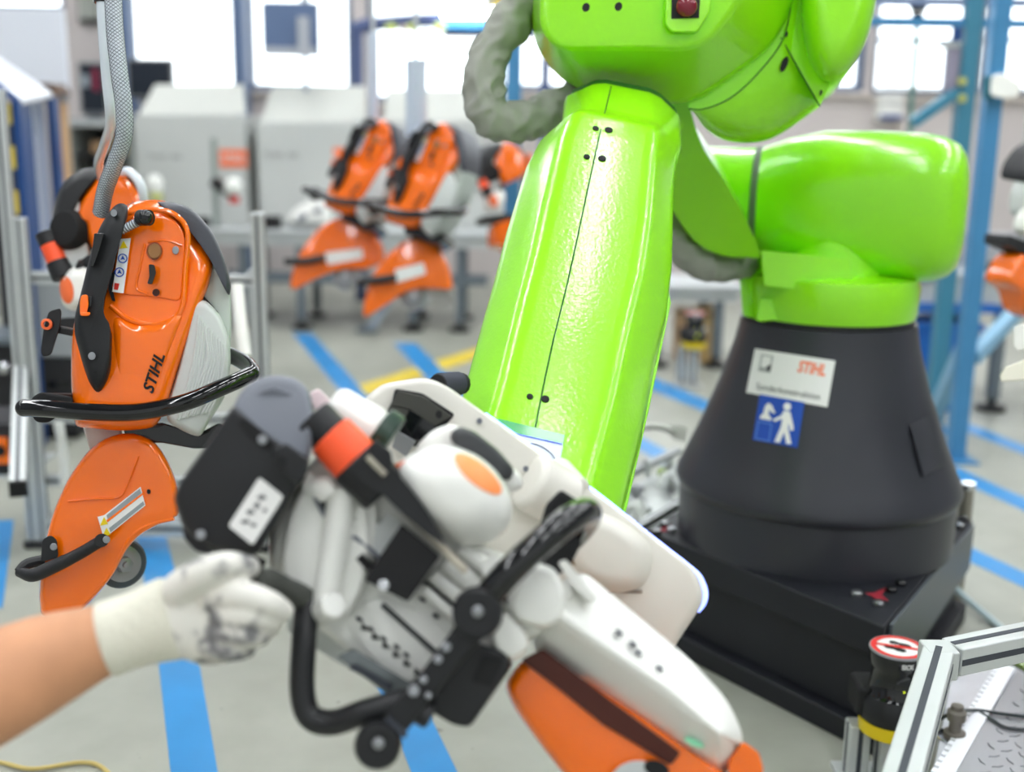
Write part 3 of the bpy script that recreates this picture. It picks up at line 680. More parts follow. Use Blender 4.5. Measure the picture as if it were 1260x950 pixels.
    M().pp([(131, 634), (172, 601), (174, 607), (133, 641)], G-.0243, .0004).build('text_band', mat('sticker_grey', (150, 156, 160), .6), ws, smooth=False)
    M().pp([(131, 640), (176, 606), (177, 608), (132, 643)], G-.0246, .0004).build('divider', ORANGE, ws, smooth=False)
    M().pp([(134, 650), (176, 617), (178, 621), (136, 655)], G-.0243, .0004).build('text_band', mat('sticker_grey', (150, 156, 160), .6), ws, smooth=False)
    for (x, y) in ((128, 643), (131, 656)): M().pp([(x-5, y+4), (x, y-7), (x+5, y+2)], G-.0246, .0004).build('warning_triangle', YEL, ws, smooth=False)
    # adjusting lever
    M().tube([at(24, 704, G-.03), at(40, 708, G-.045), at(60, 700, G-.045), at(95, 683, G-.045), at(122, 667, G-.045)], [.008, .0105, .011, .0095, .009], 12, smooth=5).build('guard_lever', BLACK, s)
    M().tube([at(24, 704, G-.03), at(34, 694, G-.02), at(60, 688, G-.01)], .009, 10, smooth=4).build('guard_lever_return', BLACK, s)
    M().pp(rpoly([(52, 664), (62, 658), (70, 664), (72, 686), (50, 692)], 4, 3), G-.03, .04).build('lever_bracket', BLACK, s, bevel=.004)
    M().cyl(at(125, 665, G-.06), at(125, 665, G-.015), .0105, 16).build('lever_pivot', BLACK, s)
    for (x, y, dd) in ((66, 673, .033), (131, 664, .062)): M().pp(ell(x, y, 4.6, 4.6), G-dd, .01).build('bolt', STEEL, s, bevel=.001)
    # flange and nut of the wheel spindle
    c = at(152, 694, G+.05); ax = (-FW+RT*.75).normalized()
    M().lathe(c-ax*.03, ax, [(0, .030), (0, .040), (.022, .041), (.026, .038), (.026, .030)], 32).build('flange_ring', mat('flange_dark', (70, 80, 88), .5), s)
    M().lathe(c-ax*.006, ax, [(0, .0302), (.004, .030), (.006, .024), (.003, .0125)], 32).build('flange_disc', STEEL, s)
    M().lathe(c, ax, [(-.004, .013), (.012, .013), (.013, .011)], 6).build('nut', STEEL, s, bevel=.001)
    M().lathe(c+ax*.012, ax, [(0, .006), (.008, .006), (.009, .004)], 14).build('spindle', STEEL, s)
    return s
saw1 = saw_shroud()
def place_copy(src, px, py, d, deg, label, group=None, sc=1.0, px0=None, yaw=0):
    c = copytree(src); c.location = at(px, py, d); c.scale = (sc, sc, sc)
    R = Matrix.Rotation(math.radians(deg), 3, FW) @ Matrix.Rotation(math.radians(yaw), 3, ZU)
    c.rotation_euler = R.to_euler(); c['label'] = label
    if group: c['group'] = group
    return c
saw2 = place_copy(saw1, 533, 226, 4.15, 10, 'blurred orange cut-off saw farther back, right one of the hanging pair', yaw=-30, sc=1.1)
saw3 = place_copy(saw1, 457, 216, 4.5, 14, 'blurred orange cut-off saw farther back, left one of the hanging pair', yaw=-30, sc=1.1)
# ================================================================ CUT-OFF SAW SEEN FROM THE CYLINDER SIDE (behind the left saw)
def saw_back():
    D = 2.3
    s = thing('cutoff_saw', 'orange and white cut-off saw with black dome cap hanging behind the sharp left saw', 'saw', at(110, 300, 2.36))
    cap = rpoly([(64, 268), (72, 232), (90, 212), (112, 205), (130, 208), (112, 226), (98, 246), (88, 272), (78, 296), (68, 290)], 12, 3)
    M().pillow([(x, y, D+.01) for x, y in cap], 0, .16, .05, 6, .4).build('filter_cap', BLACK, s, ang=60)
    ob = rpoly([(126, 206), (146, 208), (166, 226), (180, 252), (170, 300), (122, 318), (108, 300), (104, 274), (90, 274), (98, 246), (112, 226)], 10, 3)
    M().pillow([(x, y, D) for x, y in ob], 0, .14, .04, 6, .3).build('shroud', ORANGE, s, ang=60)
    M().pillow([(x, y, D+.0) for x, y in rpoly([(148, 208), (160, 212), (182, 240), (184, 262), (172, 244), (158, 222)], 6, 3)], 0, .16, .02, 4, .3).build('cap_flap', BLACK, s, ang=60)
    wb = rpoly([(74, 280), (84, 268), (94, 254), (104, 272), (112, 318), (108, 352), (86, 345), (76, 315)], 8, 3)
    M().pillow([(x, y, D-.004) for x, y in wb], 0, .12, .02, 5, .3).build('engine_housing', LGREY, s, ang=60)
    M().pp([(86, 246), (96, 238), (98, 256), (94, 266), (86, 264)], D-.03, .004).build('side_sticker', STICK, s, smooth=False)
    M().lathe(at(104, 286, D+.02), -FW+RT*-.35, [(0, .042), (.05, .041), (.062, .034), (.064, .01)], 28).build('exhaust_drum', BLACKM, s, bevel=.002)
    a0 = at(56, 286, D-.02); a1 = at(78, 340, D-.02); ad_ = (a1-a0)
    M().cyl(a0, a0+ad_*.28, .021, 20).build('cap_end', BLACK, s, bevel=.003)
    M().cyl(a0+ad_*.28, a0+ad_*.66, .020, 20).build('decompression_cap', mat('signal_orange', (255, 92, 48), .4), s)
    M().cyl(a0+ad_*.66, a0+ad_*1.05, .023, 20).build('cap_base', BLACK, s, bevel=.003)
    dm = rpoly([(84, 330), (104, 325), (118, 338), (112, 372), (92, 384), (78, 378), (72, 352)], 12, 4)
    M().pillow([(x, y, D-.03) for x, y in dm], 0, .08, .03, 7, .6).build('starter_dome', WHITEP, s, ang=60)
    M().decal(dm, D-.03, .03, .6, 2.0, ell(82, 357, 8.5, 17, -8)).build('orange_oval', ORP, s)
    M().pp(rpoly([(92, 326), (110, 312), (118, 330), (100, 342)], 3), D-.04, .03).build('control_block', BLACK, s, bevel=.004)
    M().tube([at(70, 300, D-.01), at(90, 335, D-.03), at(100, 322, D-.05)], .006, 8, smooth=4).build('fuel_hose', BLACK, s)
    M().pp(rpoly([(66, 392), (130, 388), (160, 400), (150, 412), (70, 410)], 4), D+.02, .1).build('underside_housing', BLACK, s, bevel=.005)
    gd = rpoly([(96, 412), (140, 402), (180, 430), (196, 500), (150, 506), (120, 470), (92, 470)], 16, 3)
    M().pillow([(x, y, D+.03) for x, y in gd], 0, .08, .02, 4, .12).build('wheel_guard', ORANGE, s, ang=60)
    return s
sawb = saw_back()
place_copy(sawb, 607, 222, 4.9, -4, 'dark blurred saw half hidden behind the green forearm beside a blue post', sc=1.0)
place_copy(sawb, 1284, 240, 3.3, 24, 'blurred black and white saw cut off by the right edge of the picture', sc=1.0)
# ================================================================ GRIPPER (part of the robot arm, white)
g = M()
D = 1.40
gp = rpoly([(440, 498), (470, 472), (525, 464), (552, 476), (640, 540), (712, 592), (742, 614), (858, 704), (868, 738), (822, 808), (776, 800), (690, 772), (600, 730), (528, 668), (476, 590), (446, 520)], [10, 12, 16, 14, 20, 10, 10, 22, 14, 16, 16, 20, 20, 20, 20, 10], 4)
grp = M().pillow([(x, y, D) for x, y in gp], 0, .10, .018, 5, .06).build('gripper_frame', WHITEG, rob, ang=60, label='white plastic gripper body on the robot wrist')
M().tube([at(x, y, D+.003) for x, y in [(596, 510), (640, 541), (712, 592), (742, 614), (800, 660), (846, 696), (861, 710), (868, 728), (866, 742), (858, 752)]], .0032, 8, smooth=4).build('led_strip', LED, grp, label='bluish white light strip along the gripper edge')
M().pp(rpoly([(486, 478), (520, 484), (560, 510), (548, 524), (530, 552), (500, 548), (478, 512)], 4, 2), D-.019, .01).build('sensor_recess', BLACKM, grp)
bx = M().pp([(490, 480), (522, 488), (556, 512), (536, 524), (504, 504), (480, 498)], D-.03, .02).build('sensor_lid', mat('dark_steel', (74, 74, 70), .35, metal=.6), grp, bevel=.001)
M().pp([(504, 504), (536, 520), (528, 548), (508, 540), (496, 520)], D-.028, .02).build('sensor_block', BLACKG, grp, bevel=.001)
M().pp([(480, 498), (503, 505), (496, 520), (476, 506)], D-.029, .02).build('sensor_plate', mat('dark_steel', (74, 74, 70), .35, metal=.6), grp, bevel=.001)
for x, y in ((497, 518), (540, 510)): M().pp(ell(x, y, 4, 5), D-.0315, .004).build('sensor_lens', BLACKM, grp)
M().pp([(490, 530), (512, 543), (500, 562), (482, 550)], D-.03, .02).build('sensor_foot', STEEL, grp, bevel=.001)
M().cyl(at(700, 618, D-.005), at(648, 590, D-.03), .036, 28).build('gripper_boss', WHITEG, grp, bevel=.01)
M().cyl(at(680, 580, D+.02), at(708, 612, D-.02), .024, 24).build('gripper_boss', WHITEG, grp, bevel=.008)
bl = rpoly([(690, 640), (720, 622), (768, 640), (806, 672), (800, 720), (760, 735), (712, 715), (694, 690)], 20, 4)
M().pillow([(x, y, D-.012) for x, y in bl], 0, .03, .035, 6, .5).build('gripper_pad', WHITEG, grp, ang=60)
M().pp(ell(708, 686, 14, 9, 35), D-.04, .012).build('pad_recess_shade', mat('recess_shade_brown', (168, 150, 130), .6, var=.2, vscale=60), grp, bevel=.002)  # brown ellipse puts the shadow in the pad into its colour
for x, y in ((749, 733), (647, 577), (590, 518), (770, 660)): M().pp(ell(x, y, 3.4, 3.6), D-.021, .006).build('screw_hole', BLACKM if x == 749 else GREYC, grp)
M().tube([at(700, 706, D-.024), at(724, 725, D-.022), at(740, 727, D-.021), at(790, 728, D-.019)], .0022, 6, smooth=4).build('pad_crease', mat('crease_grey', (150, 140, 130), .7), grp)
hp = [at(538+i*2.8, 474-i*.2, D+.09+.004*i) for i in range(12)]
M().tube(hp, .0145, 12).build('corrugated_hose', BLACKM, grp)
for i in range(9): M().lathe(hp[i+1], hp[-1]-hp[0], [(-.0016, .0146), (0, .0165), (.0016, .0146)], 16).build('hose_ring', ALUD, grp)
# ================================================================ SAW HELD BY THE GRIPPER (foreground)
D = 1.20
fs_ = thing('cutoff_saw', 'white and black cut-off saw held by the gripper in the foreground', 'saw', at(480, 690, D+.05))
wb = rpoly([(332, 640), (372, 588), (420, 566), (480, 596), (548, 650), (640, 690), (690, 720), (672, 780), (628, 800), (560, 812), (500, 846), (440, 812), (384, 768), (352, 742), (330, 700)], 18, 3)
M().pillow([(x, y, D+.012) for x, y in wb], 0, .15, .03, 5, .12).build('engine_housing', WHITEP, fs_, ang=60)
up_ = rpoly([(388, 560), (412, 552), (450, 580), (470, 622), (460, 700), (440, 742), (392, 752), (362, 744), (342, 700), (352, 634)], 14, 3)
M().pillow([(x, y, D-.012) for x, y in up_], 0, .06, .02, 4, .14).build('tank_shell', WHITEP, fs_, ang=60)
lw = rpoly([(440, 742), (470, 730), (520, 752), (556, 790), (520, 830), (496, 850), (452, 806), (426, 770)], 8, 3)
M().pillow([(x, y, D-.01) for x, y in lw], 0, .05, .01, 3, .08).build('rib_plate', WHITEP, fs_, ang=60)
for (x, y, a) in [(428, 752, 35), (442, 762, 35), (456, 774, 35), (472, 786, 40), (488, 796, 40), (500, 806, 40), (520, 738, 35), (536, 758, 35)]:
    M().pp(ell(x, y, 5, 2.6, a, 12), D-.0215, .01).build('rib_slot', mat('slot_grey', (70, 72, 74), .7), fs_)
M().pp(rpoly([(392, 618), (412, 614), (432, 626), (438, 640), (424, 644), (404, 636)], 3), D-.035, .02).build('intake_opening', mat('slot_dark', (40, 42, 42), .7), fs_)
M().pp(rpoly([(418, 650), (432, 644), (440, 652), (434, 662), (420, 660)], 4), D-.036, .02).build('clip', WHITEP, fs_, bevel=.003)
M().tube([at(x, y, D-.033) for x, y in [(382, 600), (404, 640), (446, 668), (470, 690)]], .0022, 6, smooth=4).build('seam', GREYC, fs_)
M().tube([at(x, y, D-.032) for x, y in [(438, 610), (428, 680), (410, 740)]], .003, 8, smooth=4).build('rib', WHITEP, fs_)
M().bar(at(442, 684, D-.045), at(456, 700, D-.045), .008, .006).build('stop', BLACKM, fs_)
# air filter cover
cv = rpoly([(287, 499), (330, 534), (379, 565), (376, 590), (362, 606), (318, 684), (262, 676), (226, 654), (213, 612), (221, 594), (258, 542)], [5, 10, 8, 6, 6, 12, 8, 12, 18, 18, 10], 4)
fc = M().pillow([(x, y, D-.055) for x, y in cv], 0, .075, .016, 5, .10).build('filter_cover', BLACK, fs_, ang=60)
cp = rpoly([(285, 504), (298, 478), (318, 465), (341, 461), (366, 466), (381, 480), (386, 505), (385, 545), (380, 570), (340, 552), (308, 528)], [8, 14, 14, 14, 14, 14, 14, 10, 6, 10, 10], 4)
M().pillow([(x, y, D-.030-.026*max(0, min(1, (y-470)/60))) for x, y in cp], 0, .09, .013, 6, .22).build('cover_top', GREYC, fs_, ang=60)
for k in range(5): M().tube([at(x, y, D-.048) for x, y in [(308+k*6, 498+k*3), (322+k*6, 484+k*2), (340+k*5, 478+k*2)]], .0014, 6, smooth=4).build('cover_crease', GREYC, fs_)
lb = M().pp(rpoly([(319, 587), (349, 611), (311, 671), (281, 647)], 4, 3), D-.0735, .0015).build('type_label', STICK, fc, smooth=False, label='white sticker on the black cover')
for (x, y, w_, h_) in [(322, 612, 9, 4), (316, 622, 6, 5), (308, 630, 8, 4), (302, 642, 10, 3), (326, 628, 5, 3), (312, 646, 6, 3)]:
    M().pp([(x-w_*.7, y-h_*.2), (x+w_*.2, y-h_), (x+w_*.7, y+h_*.3), (x-w_*.2, y+h_)], D-.0742, .0005).build('print_mark', mat('print_mid_grey', (110, 110, 112), .6), lb, smooth=False)
M().pp(rpoly([(292, 520), (300, 514), (328, 534), (338, 550), (328, 553), (308, 540)], 4, 3), D-.0722, .01).build('grip_recess', BLACKM, fc)
for x, y in ((323, 541), (247, 658)): M().cyl(at(x, y, D-.08), at(x, y, D-.06), .0048, 14).build('screw', STEEL, fc, bevel=.001)
M().pp(rpoly([(336, 552), (352, 545), (382, 566), (378, 584), (364, 596), (340, 576)], 4, 3), D-.088, .03).build('latch', BLACK, fs_, bevel=.004)
M().pp(rpoly([(342, 560), (354, 564), (350, 580), (336, 572)], 3, 3), D-.0885, .004).build('latch_slot', BLACKM, fs_)
M().pp(rpoly([(224, 640), (240, 648), (268, 668), (262, 684), (240, 678), (226, 662)], 5, 3), D-.06, .05).build('lower_latch', BLACK, fs_, bevel=.005)
M().pp(rpoly([(262, 664), (312, 682), (330, 690), (318, 706), (280, 700), (258, 684)], 5, 3), D-.04, .05).build('cover_foot', BLACKM, fs_, bevel=.004)
# orange and black cap
a0 = at(384, 512, D-.045); a1 = at(474, 606, D-.045); ad_ = a1-a0
M().cyl(a0, a0+ad_*.26, .0215, 22).build('cap_end', BLACK, fs_, bevel=.003)
M().cyl(a0+ad_*.24, a0+ad_*.60, .0250, 24, .0265).build('decompression_cap', mat('signal_orange', (255, 92, 48), .4), fs_, bevel=.003)
M().cyl(a0+ad_*.58, a0+ad_*1.0, .0290, 24, .0265).build('cap_base', BLACK, fs_, bevel=.004)
lv = rpoly([(446, 556), (470, 562), (500, 594), (524, 626), (550, 672), (528, 660), (490, 628), (468, 606), (440, 590)], [6, 6, 14, 14, 2, 10, 14, 10, 6], 3)
M().pp([(x, y, D-.078) for x, y in lv], D, .012).build('lever_arm', BLACK, fs_, bevel=.003)
M().pp(rpoly([(452, 552), (462, 540), (482, 556), (484, 576), (466, 580)], 4, 3), D-.07, .03).build('lever_hub', BLACK, fs_, bevel=.004)
M().bar(at(452, 562, D-.083), at(474, 584, D-.083), .008, .003).build('lever_inlay', mat('warm_metal', (170, 164, 150), .4, metal=.5), fs_)
M().bar(at(476, 606, D-.055), at(574, 704, D-.055), .006, .008).build('trim_strip', mat('cream_plastic', (210, 202, 184), .4), fs_, bevel=.002)
M().pp(rpoly([(478, 632), (496, 644), (470, 690), (440, 668)], 6, 3), D-.03, .03).build('bracket_plate', LGREY, fs_, bevel=.004)
# white oil canister beside the cap
M().cyl(at(404, 500, D+.03), at(468, 536, D+.03), .027, 26).build('white_canister', WHITEP, fs_, bevel=.012, seg=4)
M().cyl(at(464, 530, D+.03), at(482, 542, D+.03), .029, 26).build('canister_cap', mat('green_black', (34, 58, 46), .3), fs_, bevel=.004)
M().pp(rpoly([(380, 484), (392, 478), (408, 494), (400, 506), (384, 502)], 4, 3), D+.03, .04).build('warning_tag', mat('pinkish_white', (244, 222, 224), .3, coat=.4), fs_, bevel=.002)
# starter dome with orange oval
dm = rpoly([(484, 574), (508, 556), (542, 546), (584, 556), (618, 586), (632, 622), (626, 652), (600, 670), (566, 672), (524, 648), (492, 612)], 22, 4)
M().pillow([(x, y, D-.03) for x, y in dm], 0, .07, .055, 9, .80, pw=1.9).build('starter_dome', WHITEP, fs_, ang=70)
def domept(x, y, l=0.): return at(x, y, D-.068+l)
M().decal(dm, D-.03, .055, .80, 1.9, ell(588, 583, 37, 13, 40)).build('orange_oval', mat('pale_orange', (250, 150, 84), .4), fs_)
M().pp(rpoly([(484, 572), (500, 566), (504, 572), (492, 580)], 2), D-.045, .01).build('orange_tab', ORP, fs_, bevel=.002)
# grey black handle behind the dome
hg = rpoly([(553, 534), (564, 524), (584, 530), (612, 552), (634, 578), (628, 592), (616, 590), (592, 566), (570, 552), (556, 546)], 7, 3)
M().pillow([(x, y, D+.02) for x, y in hg], 0, .04, .014, 5, .35).build('rear_handle', mat('handle_grey', (56, 58, 60), .45), fs_, ang=60)
M().pp(rpoly([(584, 544), (606, 556), (626, 582), (616, 590), (588, 564)], 5, 3), D+.012, .02).build('handle_pad', BLACKM, fs_, bevel=.003)
hv = rpoly([(506, 556), (532, 528), (560, 520), (580, 536), (640, 582), (646, 600), (620, 610), (560, 560)], 14, 3)
M().pillow([(x, y, D+.045) for x, y in hv], 0, .05, .012, 4, .2).build('handle_shell', WHITEP, fs_, ang=60)
# rubber block
rb = rpoly([(494, 644), (542, 684), (502, 741), (448, 714)], 4, 3)
M().pp(rb, D-.07, .05).build('rubber_buffer', BLACKM, fs_, bevel=.004)
M().cyl(at(472, 720, D-.076), at(472, 720, D-.06), .0055, 14).build('bolt', CHROME, fs_, bevel=.001)
# front bracket with two knobs
sp = rpoly([(604, 722), (620, 742), (606, 772), (566, 818), (528, 866), (496, 906), (470, 930), (452, 912), (478, 872), (520, 824), (556, 776), (580, 732)], 8, 3)
M().pp([(x, y, D-.10) for x, y in sp], D, .035).build('bracket_spine', BLACK, fs_, bevel=.006)
bk = rpoly([(566, 778), (592, 792), (624, 804), (630, 822), (606, 856), (578, 896), (556, 892), (524, 872), (540, 826)], 8, 3)
M().pp([(x, y, D-.075) for x, y in bk], D, .08).build('bracket_block', BLACK, fs_, bevel=.006)
M().pp(rpoly([(594, 806), (620, 812), (604, 846), (580, 838)], 3, 3), D-.077, .01).build('block_recess', BLACKM, fs_)
for (x, y, r) in ((588, 752, .0245), (466, 914, .0225)):
    k = M().lathe(at(x, y, D-.098), -FW, [(0, r), (.012, r), (.016, r*.9), (.016, r*.3), (.0165, r*.28)], 28).build('clamp_knob', BLACK, fs_, bevel=.0015)
    M().lathe(at(x, y, D-.113), -FW, [(0, .0055), (.003, .0055), (.004, .004)], 14).build('bolt', STEEL, k)
for (x, y, r) in ((549, 796, 6), (539, 811, 5.5), (521, 836, 5), (509, 850, 7), (527, 856, 4)): M().cyl(at(x, y, D-.105), at(x, y, D-.09), r/FPX*1.1, 14).build('bolt', STEEL, fs_, bevel=.001)
M().bar(at(476, 884, D-.103), at(500, 906, D-.103), .007, .004).build('spine_plate', ALUD, fs_, bevel=.001)
M().cyl(at(492, 862, D-.085), at(530, 884, D-.085), .012, 16).build('handle_socket', BLACK, fs_, bevel=.003)
# tube handles
M().tube([at(588, 752, D-.09), at(612, 720, D-.10), at(645, 686, D-.10), at(680, 656, D-.09), at(706, 636, D-.07), at(722, 630, D-.04), at(722, 640, D+.0), at(706, 660, D+.04)], .0145, 16, smooth=6).build('front_handle', BLACKG, fs_)
M().tube([at(378, 742, D-.03), at(374, 790, D-.05), at(372, 850, D-.06), at(382, 882, D-.065), at(410, 889, D-.07), at(450, 876, D-.08), at(500, 862, D-.08)], .0128, 16, smooth=6).build('front_handle', BLACK, fs_, label='black lower loop of the tube handle')
M().pp(rpoly([(672, 620), (690, 602), (712, 616), (722, 634), (700, 662), (676, 668), (664, 646)], 5, 3), D+.02, .04).build('handle_mount', BLACKM, fs_, bevel=.004)
M().pp(rpoly([(700, 650), (716, 668), (700, 700), (672, 716), (660, 690)], 5, 3), D-.0, .05).build('handle_bracket', BLACKM, fs_, bevel=.004)
pl_ = rpoly([(414, 808), (434, 798), (512, 844), (500, 872)], 3, 3)
M().pp(pl_, D-.035, .02).build('rail_plate', mat('plate_grey', (124, 130, 132), .35, metal=.5), fs_, bevel=.002)
M().pp(rpoly([(436, 816), (484, 842), (480, 850), (428, 822)], 3, 3), D-.037, .005).build('plate_slot', ALUD, fs_)
M().pp(rpoly([(352, 742), (384, 760), (452, 806), (440, 830), (404, 808), (354, 778)], 6, 3), D+.01, .06).build('tank_base', LGREY, fs_, bevel=.004)
M().cyl(at(412, 744, D-.06), at(388, 756, D-.02), .0135, 18).build('filler_cap', WHITEP, fs_, bevel=.003)
# cast details of the engine side
M().tube([at(x, y, D-.03) for x, y in [(424, 600), (416, 650), (408, 700), (400, 744)]], [.017, .016, .0155, .014], 16, smooth=4).build('cast_column', WHITEP, fs_)
M().tube([at(x, y, D-.028) for x, y in [(446, 622), (450, 660), (444, 710), (424, 752)]], .007, 12, smooth=4).build('cast_rib', WHITEP, fs_)
for i, (a, b, r) in enumerate([((548, 690), (612, 744), .011), ((532, 706), (592, 758), .008), ((566, 672), (634, 726), .009), ((520, 724), (572, 770), .006)]):
    M().cyl(at(*a, D-.026), at(*b, D-.026), r, 14).build('cast_rib', WHITEP, fs_, bevel=.002)
for a, b in (((556, 684), (626, 742)), ((522, 716), (580, 764)), ((470, 744), (540, 806))): M().bar(at(*a, D-.022), at(*b, D-.022), .004, .004).build('rib_gap_shade', mat('slot_grey', (70, 72, 74), .7), fs_)  # grey bars drawn as the shade between the cast ribs
for (x, y, r) in ((606, 700, .012), (640, 716, .010), (396, 600, .012)): M().cyl(at(x, y, D-.045), at(x, y, D), r, 18).build('screw_boss', WHITEP, fs_, bevel=.003)
for i in range(6):
    x, y = 446+i*13, 770+i*11; M().pp([(x, y-4), (x+9, y+6), (x-2, y+5)], D-.0225, .008).build('rib_pocket', mat('slot_dark', (40, 42, 42), .7), fs_)
M().pp(rpoly([(384, 596), (404, 590), (414, 604), (396, 616)], 4, 3), D-.05, .03).build('cast_lug', WHITEP, fs_, bevel=.004)
M().pp(rpoly([(376, 576), (410, 600), (400, 620), (372, 604)], 6, 3), D-.035, .04).build('cast_lug', WHITEP, fs_, bevel=.005)
# cutting arm and belt cover
top = [(690, 716), (716, 704), (790, 762), (850, 812), (896, 862), (915, 906), (884, 896), (800, 838), (730, 790), (676, 752)]
low = [(654, 776), (676, 752), (730, 790), (800, 838), (884, 896), (915, 906), (904, 940), (880, 956), (840, 936), (744, 872), (662, 808)]
arm_ = M().pp(rpoly([(654, 772), (690, 714), (718, 703), (790, 762), (850, 812), (896, 862), (916, 907), (906, 940), (882, 957), (842, 938), (744, 872), (660, 808)], [10, 10, 10, 14, 20, 20, 18, 12, 12, 18, 20, 10], 4), D+.045, .02).build('belt_cover', WHITEP, fs_, bevel=.004)
def ringd(f_): return [at(x, y, f_(x, y)) for x, y in OUT]
OUT = rpoly([(654, 772), (690, 714), (718, 703), (790, 762), (850, 812), (896, 862), (916, 907), (906, 940), (882, 957), (842, 938), (744, 872), (660, 808)], [10, 10, 10, 14, 20, 20, 18, 12, 12, 18, 20, 10], 4)
CRE = [(688, 758), (760, 806), (830, 854), (884, 902)]
def cdist(x, y):    # nearest point of the crease
    best = None
    for (xa, ya), (xb, yb) in zip(CRE, CRE[1:]):
        dx, dy = xb-xa, yb-ya; t_ = max(0, min(1, ((x-xa)*dx+(y-ya)*dy)/(dx*dx+dy*dy))); q_ = (xa+dx*t_, ya+dy*t_); L_ = math.hypot(x-q_[0], y-q_[1])
        if best is None or L_ < best[0]: best = (L_, q_)
    return best
def above(x, y): return (y-758)*(884-688)-(x-688)*(902-758) < 0
mm = M(); R_ = [[at(x, y, D+.05) for x, y in OUT]]
for k_ in range(7):
    t_ = k_/6; rr_ = []
    for x, y in OUT:
        L_, q_ = cdist(x, y); f_ = t_*.97; px_, py_ = x+(q_[0]-x)*f_, y+(q_[1]-y)*f_
        d_ = (D+.004-.046*t_) if above(x, y) else (D+.022-.064*t_)
        rr_.append(at(px_, py_, d_))
    R_.append(rr_)
mm.loft(R_).build('cover_shell', WHITEP, fs_, ang=50)
for (x, y) in ((762, 778), (779, 792), (786, 803), (812, 822)): M().pp(ell(x, y, 5, 2.6, 38, 12), D-.034, .012).build('screw_dimple', GREYC, arm_)
M().pp(ell(854, 914, 13, 4, 25, 14), D-.020, .012).build('green_mark', mat('mint_mark', (150, 232, 190), .4), arm_)
rt_ = rpoly([(622, 744), (650, 690), (684, 698), (698, 732), (690, 766), (672, 776), (634, 764)], 14, 4)
M().pillow([(x, y, D-.055) for x, y in rt_], 0, .07, .022, 5, .25).build('arm_root', WHITEP, fs_, ang=60)
M().pp(rpoly([(686, 692), (696, 688), (734, 736), (726, 742), (704, 720)], 4, 3), D-.04, .03).build('arm_fin', WHITEP, fs_, bevel=.004)
M().pillow([(x, y, D-.06) for x, y in rpoly([(604, 764), (622, 752), (650, 782), (650, 802), (628, 814), (606, 794)], 8, 4)], 0, .05, .014, 4, .25).build('tension_knob', WHITEP, fs_, ang=60)
gd = rpoly([(619, 842), (640, 812), (670, 806), (720, 836), (790, 880), (850, 922), (900, 956), (912, 990), (730, 990), (696, 958), (656, 906), (630, 868)], [12, 14, 12, 20, 20, 20, 10, 4, 4, 20, 24, 14], 3)
gg = M().pillow([(x, y, D+.02) for x, y in gd], 0, .09, .03, 5, .16).build('wheel_guard', ORANGE, fs_, ang=60)
M().pp(rpoly([(640, 812), (668, 798), (744, 856), (838, 926), (826, 942), (742, 892), (690, 850)], 4, 2), D-.013, .03).build('guard_shade_band', mat('dark_red_brown', (74, 26, 14), .5), fs_, bevel=.002)  # dark plate painted as the shadow band between arm and guard
M().pp(ell(786, 960, 34, 24, 0), D-.018, .02).build('spindle_flange', ALU, gg, bevel=.002)
M().pp(ell(808, 946, 16, 10, 20), D-.02, .02).build('flange_gap', BLACKM, gg)
M().pp(rpoly([(896, 936), (914, 912), (934, 926), (940, 948), (930, 975), (896, 975)], 5, 3), D+.0, .06).build('guard_tip', ORANGE, fs_, bevel=.006)
M().cyl(at(624, 818, D-.0), at(618, 808, D-.02), .006, 10).build('bolt', STEEL, fs_)
# ================================================================ WORKER'S ARM
pr = thing('person', 'bare forearm reaching in at lower left with a white work glove', 'person', at(120, 790, 1.12))
def limb(m, secs, n=24):
    R = []
    for i, (x, y, d, r, e) in enumerate(secs):
        p = at(x, y, d); a = at(*secs[max(i-1, 0)][:3]); b = at(*secs[min(i+1, len(secs)-1)][:3]); t = (b-a).normalized()
        u = t.cross(FW).normalized(); w_ = u.cross(t)
        R.append([p+u*r*math.cos(2*math.pi*k/n)+w_*r*e*math.sin(2*math.pi*k/n) for k in range(n)])
    return m.loft(R)
PXM = 1.12/FPX
am = M()
limb(am, [(-330, 560, .82, .040, 1), (-320, 640, .84, .046, 1), (-306, 740, .87, .046, 1), (-290, 840, .90, .044, 1), (-262, 915, .93, .043, 1), (-200, 930, .97, .050, .95), (-120, 905, 1.02, .055, .9), (0, 842, 1.07, .0525, .85), (60, 812, 1.09, .047, .82), (110, 793, 1.105, .038, .8), (150, 780, 1.115, .031, .78), (185, 770, 1.12, .029, .75), (200, 766, 1.12, .02, .7)])
am.build('forearm', SKIN, pr, sub=1)
GLOVE = bpy.data.materials.new('white_glove'); GLOVE.use_nodes = True
nt = GLOVE.node_tree; b_ = nt.nodes['Principled BSDF']; tc = nt.nodes.new('ShaderNodeTexCoord')
n_ = nt.nodes.new('ShaderNodeTexNoise'); n_.inputs['Scale'].default_value = 38; n_.inputs['Detail'].default_value = 6; nt.links.new(tc.outputs['Object'], n_.inputs['Vector'])
sx = nt.nodes.new('ShaderNodeVectorMath'); sx.operation = 'DISTANCE'; nt.links.new(tc.outputs['Object'], sx.inputs[0])
dirt = at(278, 782, 1.09)-Vector(pr.location); sx.inputs[1].default_value = dirt
mr = nt.nodes.new('ShaderNodeMapRange'); mr.inputs[1].default_value = .018; mr.inputs[2].default_value = .055; mr.inputs[3].default_value = .16; mr.inputs[4].default_value = 0; nt.links.new(sx.outputs['Value'], mr.inputs[0])
ad2 = nt.nodes.new('ShaderNodeMath'); ad2.operation = 'ADD'; nt.links.new(n_.outputs['Fac'], ad2.inputs[0]); nt.links.new(mr.outputs[0], ad2.inputs[1])
